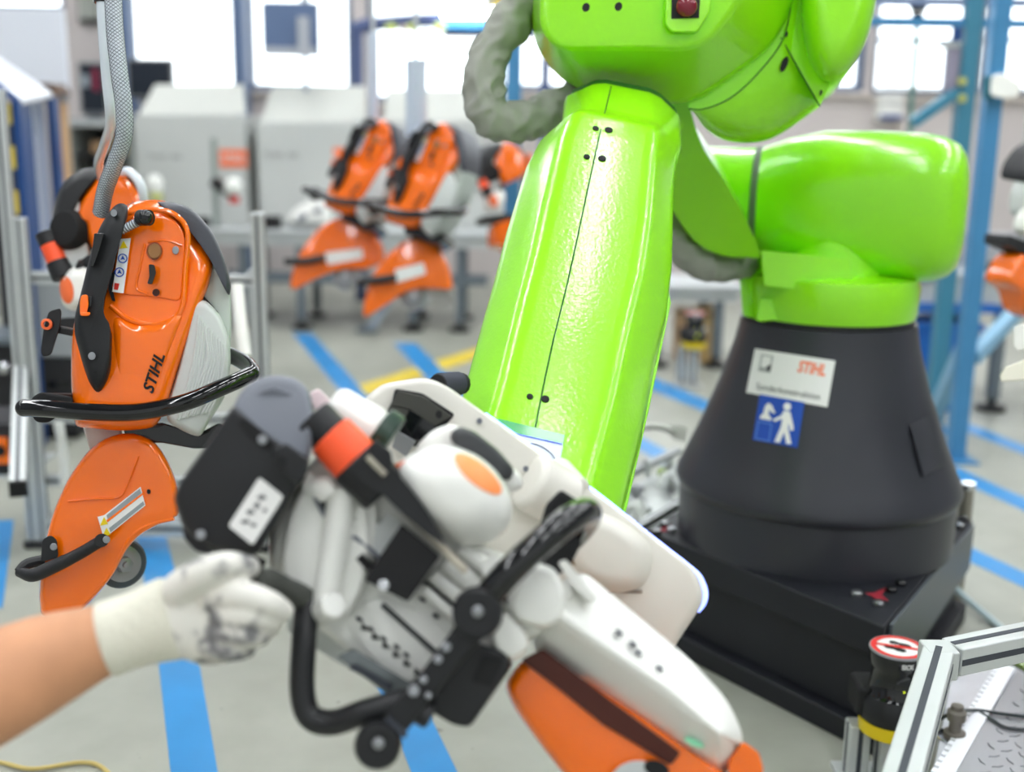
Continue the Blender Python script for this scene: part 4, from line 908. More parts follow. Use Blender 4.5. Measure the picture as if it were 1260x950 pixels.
cr_ = nt.nodes.new('ShaderNodeValToRGB'); cr_.color_ramp.elements[0].position = .56; cr_.color_ramp.elements[1].position = .70; cr_.color_ramp.elements[0].color = (*lin((230, 228, 220)), 1); cr_.color_ramp.elements[1].color = (*lin((120, 120, 122)), 1)
nt.links.new(ad2.outputs[0], cr_.inputs['Fac']); nt.links.new(cr_.outputs[0], b_.inputs['Base Color']); b_.inputs['Roughness'].default_value = .8
gl = M()
limb(gl, [(186, 764, 1.12, .030, .7), (196, 764, 1.12, .036, .72), (214, 760, 1.12, .040, .72), (236, 757, 1.12, .0455, .68), (258, 759, 1.12, .0485, .62), (280, 761, 1.118, .0455, .58), (298, 762, 1.118, .038, .52), (310, 762, 1.12, .026, .5), (316, 762, 1.122, .012, .5)])
def finger(pts, r): gl.tube([at(*p) for p in pts], r, 14, smooth=5); gl.ball(at(*pts[-1]), r[-1], 8); gl.ball(at(*pts[0]), r[0], 8)
finger([(222, 724, 1.10), (252, 704, 1.085), (282, 694, 1.085), (306, 698, 1.10)], [.018, .0155, .0125, .0115])     # thumb, over the grip
finger([(262, 736, 1.10), (296, 732, 1.085), (328, 741, 1.085), (348, 752, 1.10)], [.0155, .0145, .013, .011])      # index
finger([(276, 757, 1.095), (308, 756, 1.086), (332, 763, 1.10), (334, 768, 1.125)], [.0145, .0138, .012, .011])         # middle
finger([(274, 778, 1.097), (302, 779, 1.090), (320, 781, 1.105), (318, 780, 1.125)], [.014, .0134, .0115, .0105])        # ring
finger([(262, 797, 1.10), (286, 799, 1.095), (303, 797, 1.11), (301, 793, 1.125)], [.0125, .012, .0105, .0095])      # little
go = gl.build('glove', GLOVE, pr, label='white coated glove with grey dirt')
rm = go.modifiers.new('remesh', 'REMESH'); rm.mode = 'VOXEL'; rm.voxel_size = .0026; rm.use_smooth_shade = True
smo = go.modifiers.new('smooth', 'SMOOTH'); smo.factor = .6; smo.iterations = 5
cf = M()
def cring(x, y, d, r, e, t=V(0, 0, 0)):
    p = at(x, y, d); t = (at(214, 760, 1.12)-at(128, 787, 1.11)).normalized(); u = t.cross(FW).normalized(); w_ = u.cross(t)
    return [p+u*r*math.cos(2*math.pi*k/28)+w_*r*e*math.sin(2*math.pi*k/28) for k in range(28)]
cf.loft([cring(131, 787, 1.11, .0355, .82), cring(129, 788, 1.11, .0375, .84), cring(134, 786, 1.11, .0382, .84), cring(150, 780, 1.113, .0368, .83), cring(172, 773, 1.116, .0368, .80), cring(196, 765, 1.119, .0405, .76), cring(214, 760, 1.12, .0425, .74), cring(217, 759, 1.12, .040, .72)]).build('cuff', mat('knit_cuff', (222, 220, 204), .85, bump=.3, bscale=160), go, sub=1)
# rear grip of the held saw, in the hand
M().tube([at(318, 712, 1.10), at(332, 714, 1.115), at(350, 724, 1.14), at(372, 736, 1.17)], [.0105, .012, .012, .014], 14, smooth=4).build('rear_grip', mat('grip_dark_grey', (74, 76, 72), .6), fs_)
# ================================================================ helpers for upright things at a world distance Y
def ubox(m, x0, x1, y0, y1, Y, th, zb=None):
    a = ony(x0, (y0+y1)/2, Y); b = ony(x1, (y0+y1)/2, Y); xm = (x0+x1)/2
    zt_ = ony(xm, y0, Y).z; z0 = ony(xm, y1, Y).z if zb is None else zb
    return m.lohi((a.x, Y, z0), (b.x, Y+th, zt_))
def zat(px, py, Y): return ony(px, py, Y).z
def local_build(m, nm, mt, root, **k):        # build in world space, store relative to a turned root
    R = root.rotation_euler.to_matrix().to_4x4(); R.translation = root.location; inv = R.inverted()
    off = Vector(root.location); m.v = [inv @ v + off for v in m.v]
    return m.build(nm, mt, root, **k)
# guards of the two far saws are seen broadside: their own meshes
def refit(root, gpoly, stick, lev, hub, d):
    def rm(o):
        for c in list(o.children): rm(c)
        bpy.data.objects.remove(o)
    for ch in list(root.children):
        if ch.name.split('.')[0] in ('wheel_guard', 'guard_lever', 'guard_lever_return', 'lever_bracket', 'lever_pivot', 'bolt', 'flange_ring', 'flange_disc', 'nut', 'spindle', 'guard_arm', 'warning_sticker'): rm(ch)
    g2 = local_build(M().pillow([(x, y, d+.02) for x, y in rpoly(gpoly, 12, 3)], 0, .09, .03, 5, .10), 'wheel_guard', ORANGE, root, ang=60)
    m_ = M().pp(stick, d-.013, .002); R = root.rotation_euler.to_matrix().to_4x4(); R.translation = root.location; inv = R.inverted(); off = Vector(root.location)
    m_.v = [inv @ v + off for v in m_.v]; m_.build('warning_sticker', STICK, g2, smooth=False)
    local_build(M().tube([at(x, y, d-.035) for x, y in lev], .014, 10), 'guard_lever', BLACK, root)
    c = at(*hub, d+.06); local_build(M().lathe(c, -FW, [(0, .05), (.03, .048), (.032, .03), (.05, .02)], 24), 'spindle_flange', STEEL, root)
refit(saw2, [(452, 380), (457, 350), (468, 322), (488, 298), (508, 286), (532, 290), (550, 312), (557, 346), (538, 344), (518, 343), (500, 348), (484, 360)], [(490, 322), (522, 314), (525, 327), (492, 337)], [(448, 336), (470, 334), (492, 331)], (512, 352), 4.15)
refit(saw3, [(364, 348), (368, 322), (380, 296), (402, 270), (424, 261), (450, 266), (468, 286), (474, 312), (452, 322), (428, 320), (402, 328)], [(405, 302), (446, 297), (448, 309), (408, 316)], [(360, 312), (382, 312), (405, 308)], (430, 330), 4.5)
# hangers that carry the far saws from the ceiling
def hanger(root, px, wpx_, ytop, ybot, d, label, lean=0):
    p = at(px, ybot, d); q = V(p.x, p.y, zfor(p, ytop)); r = wpx_/FPX*d/2
    t = thing('saw_hanger', label, 'hanger', (p.x, p.y, ZC), 'ceiling hangers of the saws')
    M().cyl(p-ZU*.03, q, r, 20).build('spindle', mat('pale_blue_metal', (196, 206, 222), .4), t, bevel=.006)
    M().cyl(q-ZU*.001, V(p.x, p.y, ZC-.03), .008, 10).build('rod', ALU, t)
    M().lohi((p.x-.06, p.y-.06, ZC-.03), (p.x+.06, p.y+.06, ZC-.001)).build('ceiling_plate', ALU, t, bevel=.004)
    h = M().tube([p-ZU*.02, at(px+6, ybot+4, d-.02), at(px+22, ybot+14, d), at(px+34, ybot+34, d+.05)], .022, 12, smooth=5).build('hook_arm', mat('pale_glossy_plastic', (236, 236, 244), .25, coat=.4), t)
    return t
hanger(saw3, 460, 13, 40, 154, 4.52, 'pale spindle above the left one of the hanging far pair')
hanger(saw2, 512, 26, 73, 158, 4.17, 'thick pale spindle above the right one of the hanging far pair')
for px, py, d, lb in ((600, 172, 4.98, 'thin ceiling hanger of the saw behind the green forearm'), (1262, 182, 3.46, 'thin ceiling hanger of the saw at the right edge')):
    p = at(px, py, d); t = thing('saw_hanger', lb, 'hanger', (p.x, p.y, ZC), 'ceiling hangers of the saws')
    M().cyl(p-ZU*.06, V(p.x, p.y, ZC-.03), .009, 10).build('rod', ALU, t); M().lohi((p.x-.05, p.y-.05, ZC-.03), (p.x+.05, p.y+.05, ZC-.001)).build('ceiling_plate', ALU, t, bevel=.004)
# ================================================================ ALUMINIUM STAND that carries the left saws
def profile(m, a, b, w_=.04, ref=ZU): return m.bar(a, b, w_, w_, ref)
def slotbar(par, a, b, w_, nm='profile', ref=ZU, slots=1, off=FW*-1):
    """an extruded aluminium profile with a dark slot along its visible faces"""
    o = M().bar(a, b, w_, w_, ref).build(nm, ALU, par, bevel=.003)
    x = (b-a).normalized(); y = ref.cross(x)
    if y.length < .05: y = V(0, 1, 0).cross(x)
    y.normalize(); z = x.cross(y)
    sl = M()
    for n_ in (y, -y, z, -z):
        sd_ = x.cross(n_); c = (a+b)/2+n_*(w_/2)
        sl.box(c, ((b-a).length/2*.995, w_*.11, .0008), (x, sd_, n_))
    sl.build('slot', ALUD, o, smooth=False); return o
b1 = onz(62, 672, 0); b2 = onz(338, 672, 0)
YS = b1.y
def sp_(px, py): return ony(px, py, YS)
std = thing('aluminium_stand', 'aluminium profile stand behind the sharp left saw', 'stand', ((b1.x+b2.x)/2, YS, 0))
for px, pt_ in ((13, 110), (27, 268)): p = sp_(px, 300); slotbar(std, V(p.x, YS, 0.02), V(p.x, YS, zat(px, pt_, YS)), .030, 'post')
pR = sp_(317, 262); slotbar(std, V(pR.x, YS, .02), V(pR.x, YS, pR.z), .036, 'post')
pR2 = sp_(300, 345); slotbar(std, V(pR2.x-.03, YS+.25, .02), V(pR2.x-.03, YS+.25, zat(296, 345, YS)), .03, 'post')
for p in (V(sp_(13, 300).x, YS, 0), V(sp_(27, 300).x, YS, 0), V(pR.x, YS, 0), V(pR2.x-.03, YS+.25, 0)): M().lathe(p+ZU*.0005, ZU, [(0, .03), (.012, .03), (.02, .014), (.022, .014)], 16).build('levelling_foot', BLACK, std)
xl, xr = sp_(30, 300).x, pR.x
for py, w_ in ((345, .034), (517, .034), (596, .03)):
    z = zat(150, py, YS); slotbar(std, V(xl, YS+.035, z), V(xr, YS+.035, z), w_, 'rail')
slotbar(std, V(xl, YS+.02, .06), V(xr, YS+.02, .06), .05, 'rail')
slotbar(std, sp_(26, 455), at(22, 600, 2.9), .04, 'strut'); M().bar(at(22, 600, 2.9), at(22, 603, 2.89), .042, .042).build('end_cap', BLACKM, std)
M().tube([sp_(72, 520), sp_(76, 545), sp_(80, 575), sp_(80, 596)], .014, 10, smooth=4).build('white_tube', WHITEP, std)
M().tube([at(292, 352, 2.9), at(296, 395, 2.85), at(302, 440, 2.8)], .016, 10).build('white_tube', WHITEP, std)
# carrier arms reaching forward to the two saws
z = zat(150, 345, YS)
slotbar(std, at(232, 404, 3.42), at(236, 420, 1.972), .028, 'carrier_arm')
p = at(236, 420, 1.958); M().box(p, (.03, .008, .03)).build('carrier_clamp', ALU, std, bevel=.003)
slotbar(std, at(126, 352, 3.42), at(122, 310, 2.455), .028, 'carrier_arm')
p = at(122, 310, 2.45); M().box(p, (.03, .008, .03)).build('carrier_clamp', ALU, std, bevel=.003)
t = thing('socket_box', 'orange block with a black round hole in a dark case at the left edge', 'box', (sp_(4, 550).x, YS+.05, zat(4, 582, YS)))
M().lohi((sp_(-50, 550).x, YS-.02, zat(4, 582, YS)), (sp_(20, 550).x, YS+.2, zat(4, 520, YS))).build('case', DARK, t, bevel=.005)
M().lohi((sp_(-30, 550).x, YS-.03, zat(4, 568, YS)), (sp_(15, 550).x, YS-.021, zat(4, 535, YS))).build('face_plate', ORANGE, t, bevel=.003)
c = sp_(6, 551); M().cyl(V(c.x, YS-.036, c.z), V(c.x, YS-.0305, c.z), .016, 18).build('socket', BLACKM, t)
struct_shelf = M().lohi((sp_(-60, 550).x, YS-.02, zat(4, 586, YS)), (sp_(30, 550).x, YS+.22, zat(4, 582.5, YS))).build('shelf', ALU, std)
t = thing('machine_cabinet', 'dark machine cabinet with grey front panel behind the aluminium stand at the left', 'cabinet', (ony(20, 420, 4.2).x, 4.3, 0))
ubox(M(), -70, 92, 424, 500, 4.3, .26, .03).build('body', mat('machine_black', (30, 30, 33), .6), t, bevel=.006)
ubox(M(), 46, 90, 338, 440, 4.285, .27).build('grey_panel', mat('machine_grey', (150, 154, 156), .5), t, bevel=.008)
ubox(M(), -70, 46, 416, 424, 4.28, .28).build('shelf_board', BENCHD, t)
c = ony(8, 452, 4.03); M().ball(ony(6, 452, 4.29), .03, 8).build('glass_knob', CHROME, t); ubox(M(), 50, 86, 470, 476, 4.292, .02).build('door_gap', BLACKG, t)
M().lohi((ony(-70, 500, 4.33).x, 4.33, .001), (ony(92, 500, 4.33).x, 4.54, .029)).build('plinth', BLACKM, t)
# ================================================================ HOSES at the left saw
def wrapped(path, r, nm, label, braid):
    P = catmull([at(*p) for p in path], 8); t = thing(nm, label, 'hose', P[0])
    M().tube(P, r, 16).build('hose_wall', HOSEC, t); M().tube(P, r*.72, 12).build('hose_core', mat('hose_core', (206, 212, 218), .5), t)
    if braid:
        m_ = M(); N = len(P); L = [0]
        for i in range(1, N): L.append(L[-1]+(P[i]-P[i-1]).length)
        fr = []; u = basis(P[1]-P[0])[0]
        for i in range(N):
            tt = (P[min(i+1, N-1)]-P[max(i-1, 0)]).normalized(); u = (u-tt*u.dot(tt)).normalized(); fr.append((u.copy(), tt.cross(u)))
        def pt(s_, a, rr):
            for i in range(N-1):
                if L[i] <= s_ <= L[i+1]: k = (s_-L[i])/(L[i+1]-L[i]); break
            u_ = fr[i][0].lerp(fr[i+1][0], k); w_ = fr[i][1].lerp(fr[i+1][1], k); return P[i].lerp(P[i+1], k)+u_*rr*math.cos(a)+w_*rr*math.sin(a)
        S = 150
        for sg in (1, -1):
            for q in range(11):
                m_.tube([pt(L[-1]*i/S*.9999, sg*L[-1]*i/S/.06*2*math.pi+q*2*math.pi/11, r*1.005) for i in range(S+1)], .00045, 4)
        m_.build('braid', mat('braid_dark', (92, 98, 108), .5), t, kind='stuff')
    return t
wrapped([(137, -60, 1.70), (141, 30, 1.70), (147, 90, 1.70), (153, 135, 1.71), (152, 170, 1.73), (141, 202, 1.76), (130, 232, 1.80), (124, 262, 1.835)], .0125, 'braided_hose', 'clear braided hose hanging down to the handle of the sharp left saw', True)
h2 = wrapped([(124, -60, 1.78), (126, 20, 1.78), (131, 90, 1.79), (136, 150, 1.82), (128, 180, 1.95), (121, 202, 2.10), (126, 222, 2.24), (131, 232, 2.27)], .0085, 'plain_hose', 'thin plain clear hose beside the braided hose', False)
M().cyl(at(124, -30, 1.78), at(125, 4, 1.78), .012, 14).build('fitting', BLACKG, h2, bevel=.002)
wrapped([(150, 212, 2.27), (160, 212, 2.25), (172, 226, 2.24), (177, 246, 2.25), (176, 262, 2.28)], .009, 'plain_hose', 'short clear hose curving over the saw behind the left saw', False)
# ================================================================ LEFT BACKGROUND
t = thing('machine_door', 'navy blue machine door post with yellow hazard blocks at the left', 'door', (ony(36, 300, 4.6).x, 4.6, 0))
ubox(M(), 27, 40, 126, 500, 4.6, .10, .02).build('door_panel', NAVY, t, bevel=.004)
ubox(M(), -4, 26, 126, 500, 4.6, .06, .02).build('dark_edge', mat('hazard_black', (34, 36, 44), .5), t, bevel=.003)
for y0, y1, x0 in ((127, 153, 4), (180, 208, 9), (235, 263, 13), (300, 330, 16)): ubox(M(), x0, x0+9, y0, y1, 4.59, .008).build('hazard_block', YEL, t, smooth=False)
t = thing('tilted_lid', 'white tilted lid with navy edge at the upper left', 'cover', at(10, 90, 4.2))
q = [at(-60, 30, 4.9), at(64, 114, 4.75), at(21, 123, 4.12), at(-60, 60, 4.12)]
M().prism(q, V(0, 0, -.02)).build('lid_sheet', WHITEB, t)
M().bar(at(-60, 60, 4.11), at(21, 124, 4.11), .02, .02).build('lid_edge', NAVY, t)
c = at(21, 124, 4.11); M().lohi((c.x-.012, c.y-.012, .002), (c.x+.012, c.y+.012, c.z)).build('lid_strut', NAVY, t)
tag(ubox(M(), -20, 80, 10, 112, 6.6, .04).build('white_board', WHITEB, bevel=.004), 'blank white board standing at the upper left', 'board')
t = thing('board_stand', 'grey easel legs under the blank white board', 'stand', (ony(30, 112, 6.6).x, 6.7, 0))
for px in (-10, 72): p = ony(px, 112, 6.62); M().lohi((p.x-.02, 6.65, 0.001), (p.x+.02, 6.69, zat(px, 20, 6.65))).build('leg', BENCHD, t)
t = thing('strip_curtain', 'pale blue plastic strip curtain beside the navy door post', 'curtain', (ony(46, 200, 4.95).x, 4.95, 0))
M().lohi((ony(24, 120, 4.95).x, 4.93, zat(40, 124, 4.95)), (ony(60, 120, 4.95).x, 4.98, zat(40, 119, 4.95))).build('curtain_rail', NAVY, t)
for k in range(4): ubox(M(), 35+k*7, 41.5+k*7, 124, 400, 4.95+.006*(k % 2), .004, .03).build('strip', mat('strip_blue%d' % (k % 2), ((216, 222, 240), (196, 206, 232))[k % 2], .3, coat=.2), t, smooth=False)
p = ony(61, 121, 4.96); M().lohi((p.x, 4.92, .001), (p.x+.03, 4.98, zat(62, 119, 4.96))).build('curtain_post', NAVY, t)
t = thing('card_tube', 'tall tan cardboard sheet leaning by the white board', 'cardboard', (ony(74, 180, 6.3).x, 6.35, 0))
M().prism([ony(58, 128, 6.4), ony(78, 126, 6.4), V(ony(86, 240, 6.3).x, 6.3, .002), V(ony(64, 240, 6.3).x, 6.3, .002)], V(0, .06, 0)).build('sheet', BROWN, t, bevel=.004)
M().prism([ony(46, 102, 6.3), ony(62, 102, 6.3), ony(72, 116, 6.3), ony(54, 116, 6.3)], V(0, .2, 0)).build('dark_flap', mat('dark_brown', (96, 74, 60), .7), t)
M().prism([ony(60, 112, 6.3), ony(68, 112, 6.3), ony(72, 132, 6.4), ony(62, 132, 6.4)], V(0, .05, 0)).build('fold', BROWN, t)
t = thing('wall_notice', 'small framed glazed notice high on the back wall at the upper left', 'notice', ony(108, 14, Y1-.03))
ubox(M(), 96, 120, -20, 29, Y1-.04, .035).build('frame', DARK, t)
ubox(M(), 98, 107, -18, 23, Y1-.046, .005).build('pane', mat('notice_grey', (190, 194, 184), .3), t); ubox(M(), 110, 118, -18, 23, Y1-.046, .005).build('pane', mat('notice_grey', (190, 194, 184), .3), t)
# cabinet with monitors
YC = 7.6
t = thing('work_cabinet', 'open grey work cabinet with dark shelves at the back left', 'cabinet', (ony(124, 200, YC).x, YC, 0))
ubox(M(), 84, 168, 148, 156, YC, .6).build('top', BENCH, t, bevel=.006)
ubox(M(), 84, 92, 156, 320, YC, .6, .002).build('side', mat('cabinet_grey', (150, 156, 152), .6), t); ubox(M(), 160, 168, 156, 320, YC, .6, .002).build('side', mat('cabinet_grey', (150, 156, 152), .6), t)
ubox(M(), 92, 160, 156, 320, YC+.55, .04, .002).build('back', DARK, t); ubox(M(), 92, 160, 190, 193, YC+.02, .52).build('shelf', DARK, t); ubox(M(), 92, 160, 232, 236, YC+.02, .52).build('shelf', DARK, t)
ZS1, ZS2 = zat(126, 190, YC+.02)+.001, zat(126, 232, YC+.02)+.001
tag(ubox(M(), 112, 134, 174, 189.5, YC+.1, .25, ZS1).build('parts_box', BROWN, bevel=.005), 'tan parts box on the upper shelf of the back cabinet', 'box', 'parts boxes in the cabinet')
tag(ubox(M(), 140, 158, 168, 189.5, YC+.1, .25, ZS1).build('parts_box', mat('ochre_card', (206, 174, 120), .8), bevel=.005), 'ochre parts box on the cabinet shelf, right of the tan one', 'box', 'parts boxes in the cabinet')
tag(ubox(M(), 120, 150, 208, 231.5, YC+.1, .25, ZS2).build('parts_box', mat('rust_card', (150, 96, 66), .8), bevel=.005), 'rust brown parts box on the lower shelf of the back cabinet', 'box', 'parts boxes in the cabinet')
def monitor(x0, x1, y0, y1, Y, label, sc, foot):
    t = thing('monitor', label, 'monitor', (ony((x0+x1)/2, y1, Y).x, Y, foot))
    ubox(M(), x0, x1, y0, y1, Y, .05).build('case', sc[1], t, bevel=.008)
    ubox(M(), x0+3, x1-3, y0+3, y1-4, Y-.006, .008).build('screen', sc[0], t, smooth=False)
    c = ony((x0+x1)/2, y1, Y); M().lohi((c.x-.05, Y+.02, foot+.012), (c.x+.05, Y+.06, c.z+.05)).build('neck', sc[1], t); M().lohi((c.x-.14, Y-.05, foot+.001), (c.x+.14, Y+.14, foot+.013)).build('stand', sc[1], t, bevel=.004)
    return t
zc = zat(124, 148, YC)
mo = monitor(97, 131, 76, 141, YC+.2, 'dark monitor with a red streak on the back cabinet', (SCREEN, mat('case_grey', (120, 124, 128), .5)), zc)
ubox(M(), 114, 121, 84, 112, YC+.192, .003).build('screen_image', mat('screen_red', (130, 30, 60), .4), mo, smooth=False); ubox(M(), 99, 110, 92, 107, YC+.192, .003).build('screen_image', mat('screen_grey', (140, 150, 158), .4), mo, smooth=False)
# long bench / conveyor in front of the window wall
YB = 6.9
def foot_leg(par, px, Y, ztop, w_=.05):
    x = ony(px, 330, Y).x
    M().lohi((x-w_/2, Y-w_/2, .055), (x+w_/2, Y+w_/2, ztop)).build('leg', BENCHD, par, bevel=.004)
    M().lathe(V(x, Y, .001), ZU, [(0, .065), (.02, .065), (.03, .022), (.056, .02)], 16).build('levelling_foot', BLACK, par)
def bench(name, label, x0, x1, y0, y1, Y, depth, legs, low=None):
    xm = (x0+x1)/2; zt_ = zat(xm, y0, Y); zb_ = zat(xm, y1, Y)
    t = thing(name, label, 'bench', (ony(xm, y0, Y).x, Y+depth/2, 0))
    a, b = ony(x0, y0, Y).x, ony(x1, y0, Y).x
    M().lohi((a, Y, zt_-.035), (b, Y+depth, zt_)).build('worktop', BENCH, t, bevel=.006)
    M().lohi((a+.02, Y+.03, zb_), (b-.02, Y+.09, zt_-.036)).build('front_beam', ALU, t, bevel=.006); M().lohi((a+.02, Y+depth-.09, zb_), (b-.02, Y+depth-.03, zt_-.036)).build('rear_beam', ALU, t, bevel=.006)
    for px in legs:
        foot_leg(t, px, Y+.06, zb_); x = ony(px, 330, Y).x; M().lohi((x-.025, Y+depth-.09, .056), (x+.025, Y+depth-.04, zb_)).build('leg', BENCHD, t, bevel=.004)
        M().lathe(V(x, Y+depth-.065, .001), ZU, [(0, .06), (.02, .06), (.03, .022), (.057, .02)], 16).build('levelling_foot', BLACK, t)
    if low: z = zat(xm, low, Y); M().lohi((a+.03, Y+.04, z-.03), (b-.03, Y+.08, z+.03)).build('stretcher', BENCHD, t, bevel=.004); M().lohi((a+.03, Y+.08, z-.03), (b-.03, Y+depth-.1, z-.015)).build('lower_shelf', BENCHD, t)
    return t, zt_
bl_, ZB = bench('conveyor_bench', 'long grey conveyor bench with steel legs in front of the cartons', 196, 606, 284, 304, YB, .62, (300, 370, 508, 566), 344)
M().prism([ony(452, 402, YB-.3), ony(462, 404, YB-.3), ony(490, 362, YB), ony(480, 358, YB)], V(0, .04, 0)).build('diagonal_strut', BENCHD, bl_)
p = onz(452, 408, 0); M().lathe(V(p.x, p.y, .001), ZU, [(0, .07), (.015, .07), (.03, .02), (.05, .018)], 16).build('levelling_foot', BENCHD, bl_)
for i, (px, w_) in enumerate([(180, 26), (238, 20), (332, 14)]):
    c = ony(px, 284, YB+.12); tag(M().lohi((c.x-w_/200*.5*2, YB+.06, ZB+.001), (c.x+w_/200*.5*2, YB+.16, ZB+.05+.012*i)).build('fixture_block', BLACKM, bevel=.01), ['black fixture block on the left end of the conveyor bench', 'black fixture block on the bench in front of the left carton', 'black fixture block on the bench left of the white casing', 'small black fixture block next to the white casing on the bench'][i], 'block', 'fixture blocks on the conveyor bench') if px >= 200 else None
# white engine casings lying on the bench
t = thing('engine_casing', 'pile of white plastic engine casing on the conveyor bench left of the far saws', 'casing', ony(378, 284, YB+.1))
M().pillow([(x, y, 7.0) for x, y in rpoly([(352, 276), (356, 262), (372, 250), (392, 240), (408, 252), (410, 276)], 8, 3)], 0, .1, .06, 5, .3).build('shell', WHITEP, t)
M().pp(ell(371, 268, 7, 4, -25), 6.92, .05).build('opening', GREYC, t); M().pp(ell(391, 259, 6, 3, -25), 6.92, .05).build('opening', GREYC, t)
# cartons with printing
def carton(x0, x1, y0, y1, Y, th, label, sticker=None, txt=None, flap=None):
    zb_ = ZB+.0015 if y1 is None else y1
    t = thing('carton', label, 'carton', (ony((x0+x1)/2, 200, Y).x, Y+th/2, zb_))
    ubox(M(), x0, x1, y0, 300, Y, th, zb_).build('box', CARTON, t, bevel=.008)
    if flap:
        a, b = ony(x0+2, y0, Y), ony(x1-2, y0, Y); f0 = ony(flap[0], flap[2], Y+.12); f1 = ony(flap[1], flap[2], Y+.12)
        M().prism([V(a.x, Y+.01, a.z+.001), V(b.x, Y+.01, b.z+.001), V(f1.x, Y+.10, f1.z), V(f0.x, Y+.10, f0.z)], V(0, .012, 0)).build('lid_flap', CARTONL, t, bevel=.003)
    if sticker:
        s_ = ubox(M(), *sticker, Y-.004, .0035).build('brand_sticker', ORP, t, smooth=False, label='orange brand sticker with white lettering')
        c = ony((sticker[0]+sticker[1])/2, (sticker[2]+sticker[3])/2, Y-.0055); h_ = abs(ony(0, sticker[3], Y).z-ony(0, sticker[2], Y).z)
        M().text('STIHL', c, V(1, 0, 0), V(0, 0, 1), h_*.52, .0006, .15, bold=.02).build('lettering', STICK, s_, smooth=False)
    if txt:
        c = ony((txt[0]+txt[1])/2, txt[2], Y-.002); wd = ony(txt[1], txt[2], Y).x-ony(txt[0], txt[2], Y).x
        M().text(txt[3], c, V(1, 0, 0), V(0, 0, 1), wd/len(txt[3])*2.1, .0006).build('printing', mat('carton_print', (84, 86, 88), .7), t, smooth=False)
    return t
carton(168, 304, 141, None, 7.28, .5, 'large grey carton with orange sticker on the bench, below the left window', (270, 313-9, 184, 206), (180, 226, 193, 'TS 420 - 500i'), (192, 300, 104))
carton(318, 452, 150, None, 7.25, .5, 'large grey carton with printing on the bench, behind the far left saw', (410, 440, 182, 206), (322, 370, 191, 'TS 420 - 500i'), (336, 450, 106))
carton(470, 640, 148, None, 7.3, .5, 'plain grey carton on the bench behind the pair of hanging saws', None, None, (476, 636, 110))
tag(ubox(M(), 532, 552, 112, 150, 7.55, .1, zat(540, 147, 7.3)+.002).build('tan_cardboard', BROWN, bevel=.004), 'tan card panel standing on the plain grey carton', 'cardboard')
# thin stand with hanging screwdriver between the cartons
t = thing('tool_stand', 'thin grey post with a black power screwdriver before the left carton', 'tool stand', (ony(264, 284, 7.0).x, 7.0, ZB))
ubox(M(), 261, 267, 170, 283, 7.0, .03, ZB+.001).build('post', mat('post_greygreen', (140, 152, 146), .5), t, bevel=.004)
M().bar(ony(262, 222, 6.98), ony(288, 240, 6.96), .07, .06).build('driver_body', BLACK, t, bevel=.012)
M().ball(ony(287, 230, 6.9), .055, 10).build('driver_head', mat('white_bulb', (240, 242, 236), .3), t)
M().cyl(ony(288, 240, 6.94), ony(288, 250, 6.94), .03, 14).build('driver_tip', RED, t)
t = thing('bench_lamp', 'small white bench lamp head in front of the left carton', 'lamp', (ony(192, 284, 7.02).x, 7.02, zc))
M().ball(ony(191, 228, 7.0), .062, 10, sc=(.8, .8, 1.1)).build('lamp_head', mat('white_bulb', (240, 242, 236), .3), t); M().cyl(ony(192, 238, 7.0), ony(192, 246, 7.0), .04, 14).build('lamp_collar', mat('yellowgreen', (200, 206, 110), .5), t)
p = ony(205, 283, 7.0); M().tube([ony(192, 240, 7.02), ony(200, 250, 7.02), V(p.x, 7.02, ZB+.05), V(p.x, 7.02, ZB+.001)], .012, 8, smooth=4).build('lamp_arm', ALU, t)
# second and third monitors
monitor(156, 213, 72, 122, 7.5, 'plain dark monitor standing on the left grey carton', (SCREEN, mat('case_grey', (120, 124, 128), .5)), zat(236, 141, 7.28)+.003)
t = thing('ceiling_monitor', 'blue grey monitor back hanging before the second window', 'monitor', (ony(356, 35, 7.2).x, 7.2, ZC))
ubox(M(), 322, 391, 2, 68, 7.2, .08).build('case', GREYBL, t, bevel=.01); ubox(M(), 366, 380, 20, 70, 7.16, .035).build('bracket', mat('bracket_pale', (176, 180, 188), .5), t, bevel=.004)
ubox(M(), 324, 389, 58, 68, 7.185, .014).build('lower_bezel', mat('bracket_pale', (176, 180, 188), .5), t)
c = ony(373, 20, 7.24); M().lohi((c.x-.025, 7.281, c.z), (c.x+.025, 7.33, ZC-.001)).build('ceiling_pole', ALU, t)
p = ony(377, 105, 7.26); M().cyl(V(p.x, 7.25, zat(377, 112, 7.25)), V(p.x, 7.25, zat(377, 66, 7.25)), .012, 10).build('hanging_rod', GREYBL, t)
# overhead tool frame, blue grey, with three signal lamps
YO = 8.2
t = thing('overhead_frame', 'blue grey overhead tool frame with three yellow green lamps', 'frame', (ony(520, 40, YO).x, YO, 0))
M().tube([ony(433, 38, YO), ony(450, 32, YO), ony(480, 28, YO), ony(530, 25, YO), ony(600, 24, YO), ony(690, 26, YO)], .05, 10, smooth=5).build('front_beam', mat('frame_navy', (78, 92, 134), .5), t)
M().bar(ony(545, 40, YO+.15), ony(690, 42, YO+.15), .06, .06).build('rear_beam', mat('frame_navy', (78, 92, 134), .5), t)
ubox(M(), 545, 690, 22, 36, YO-.07, .03).build('beam_cover', BLUE, t, bevel=.004)
p = ony(440, 40, YO); M().lohi((p.x-.035, YO-.035, .002), (p.x+.035, YO+.035, zat(440, 34, YO))).build('post', mat('frame_navy', (78, 92, 134), .5), t, bevel=.004)
p = ony(672, 40, YO); M().lohi((p.x-.035, YO-.035, .002), (p.x+.035, YO+.035, zat(672, 26, YO))).build('post', mat('frame_navy', (78, 92, 134), .5), t, bevel=.004)
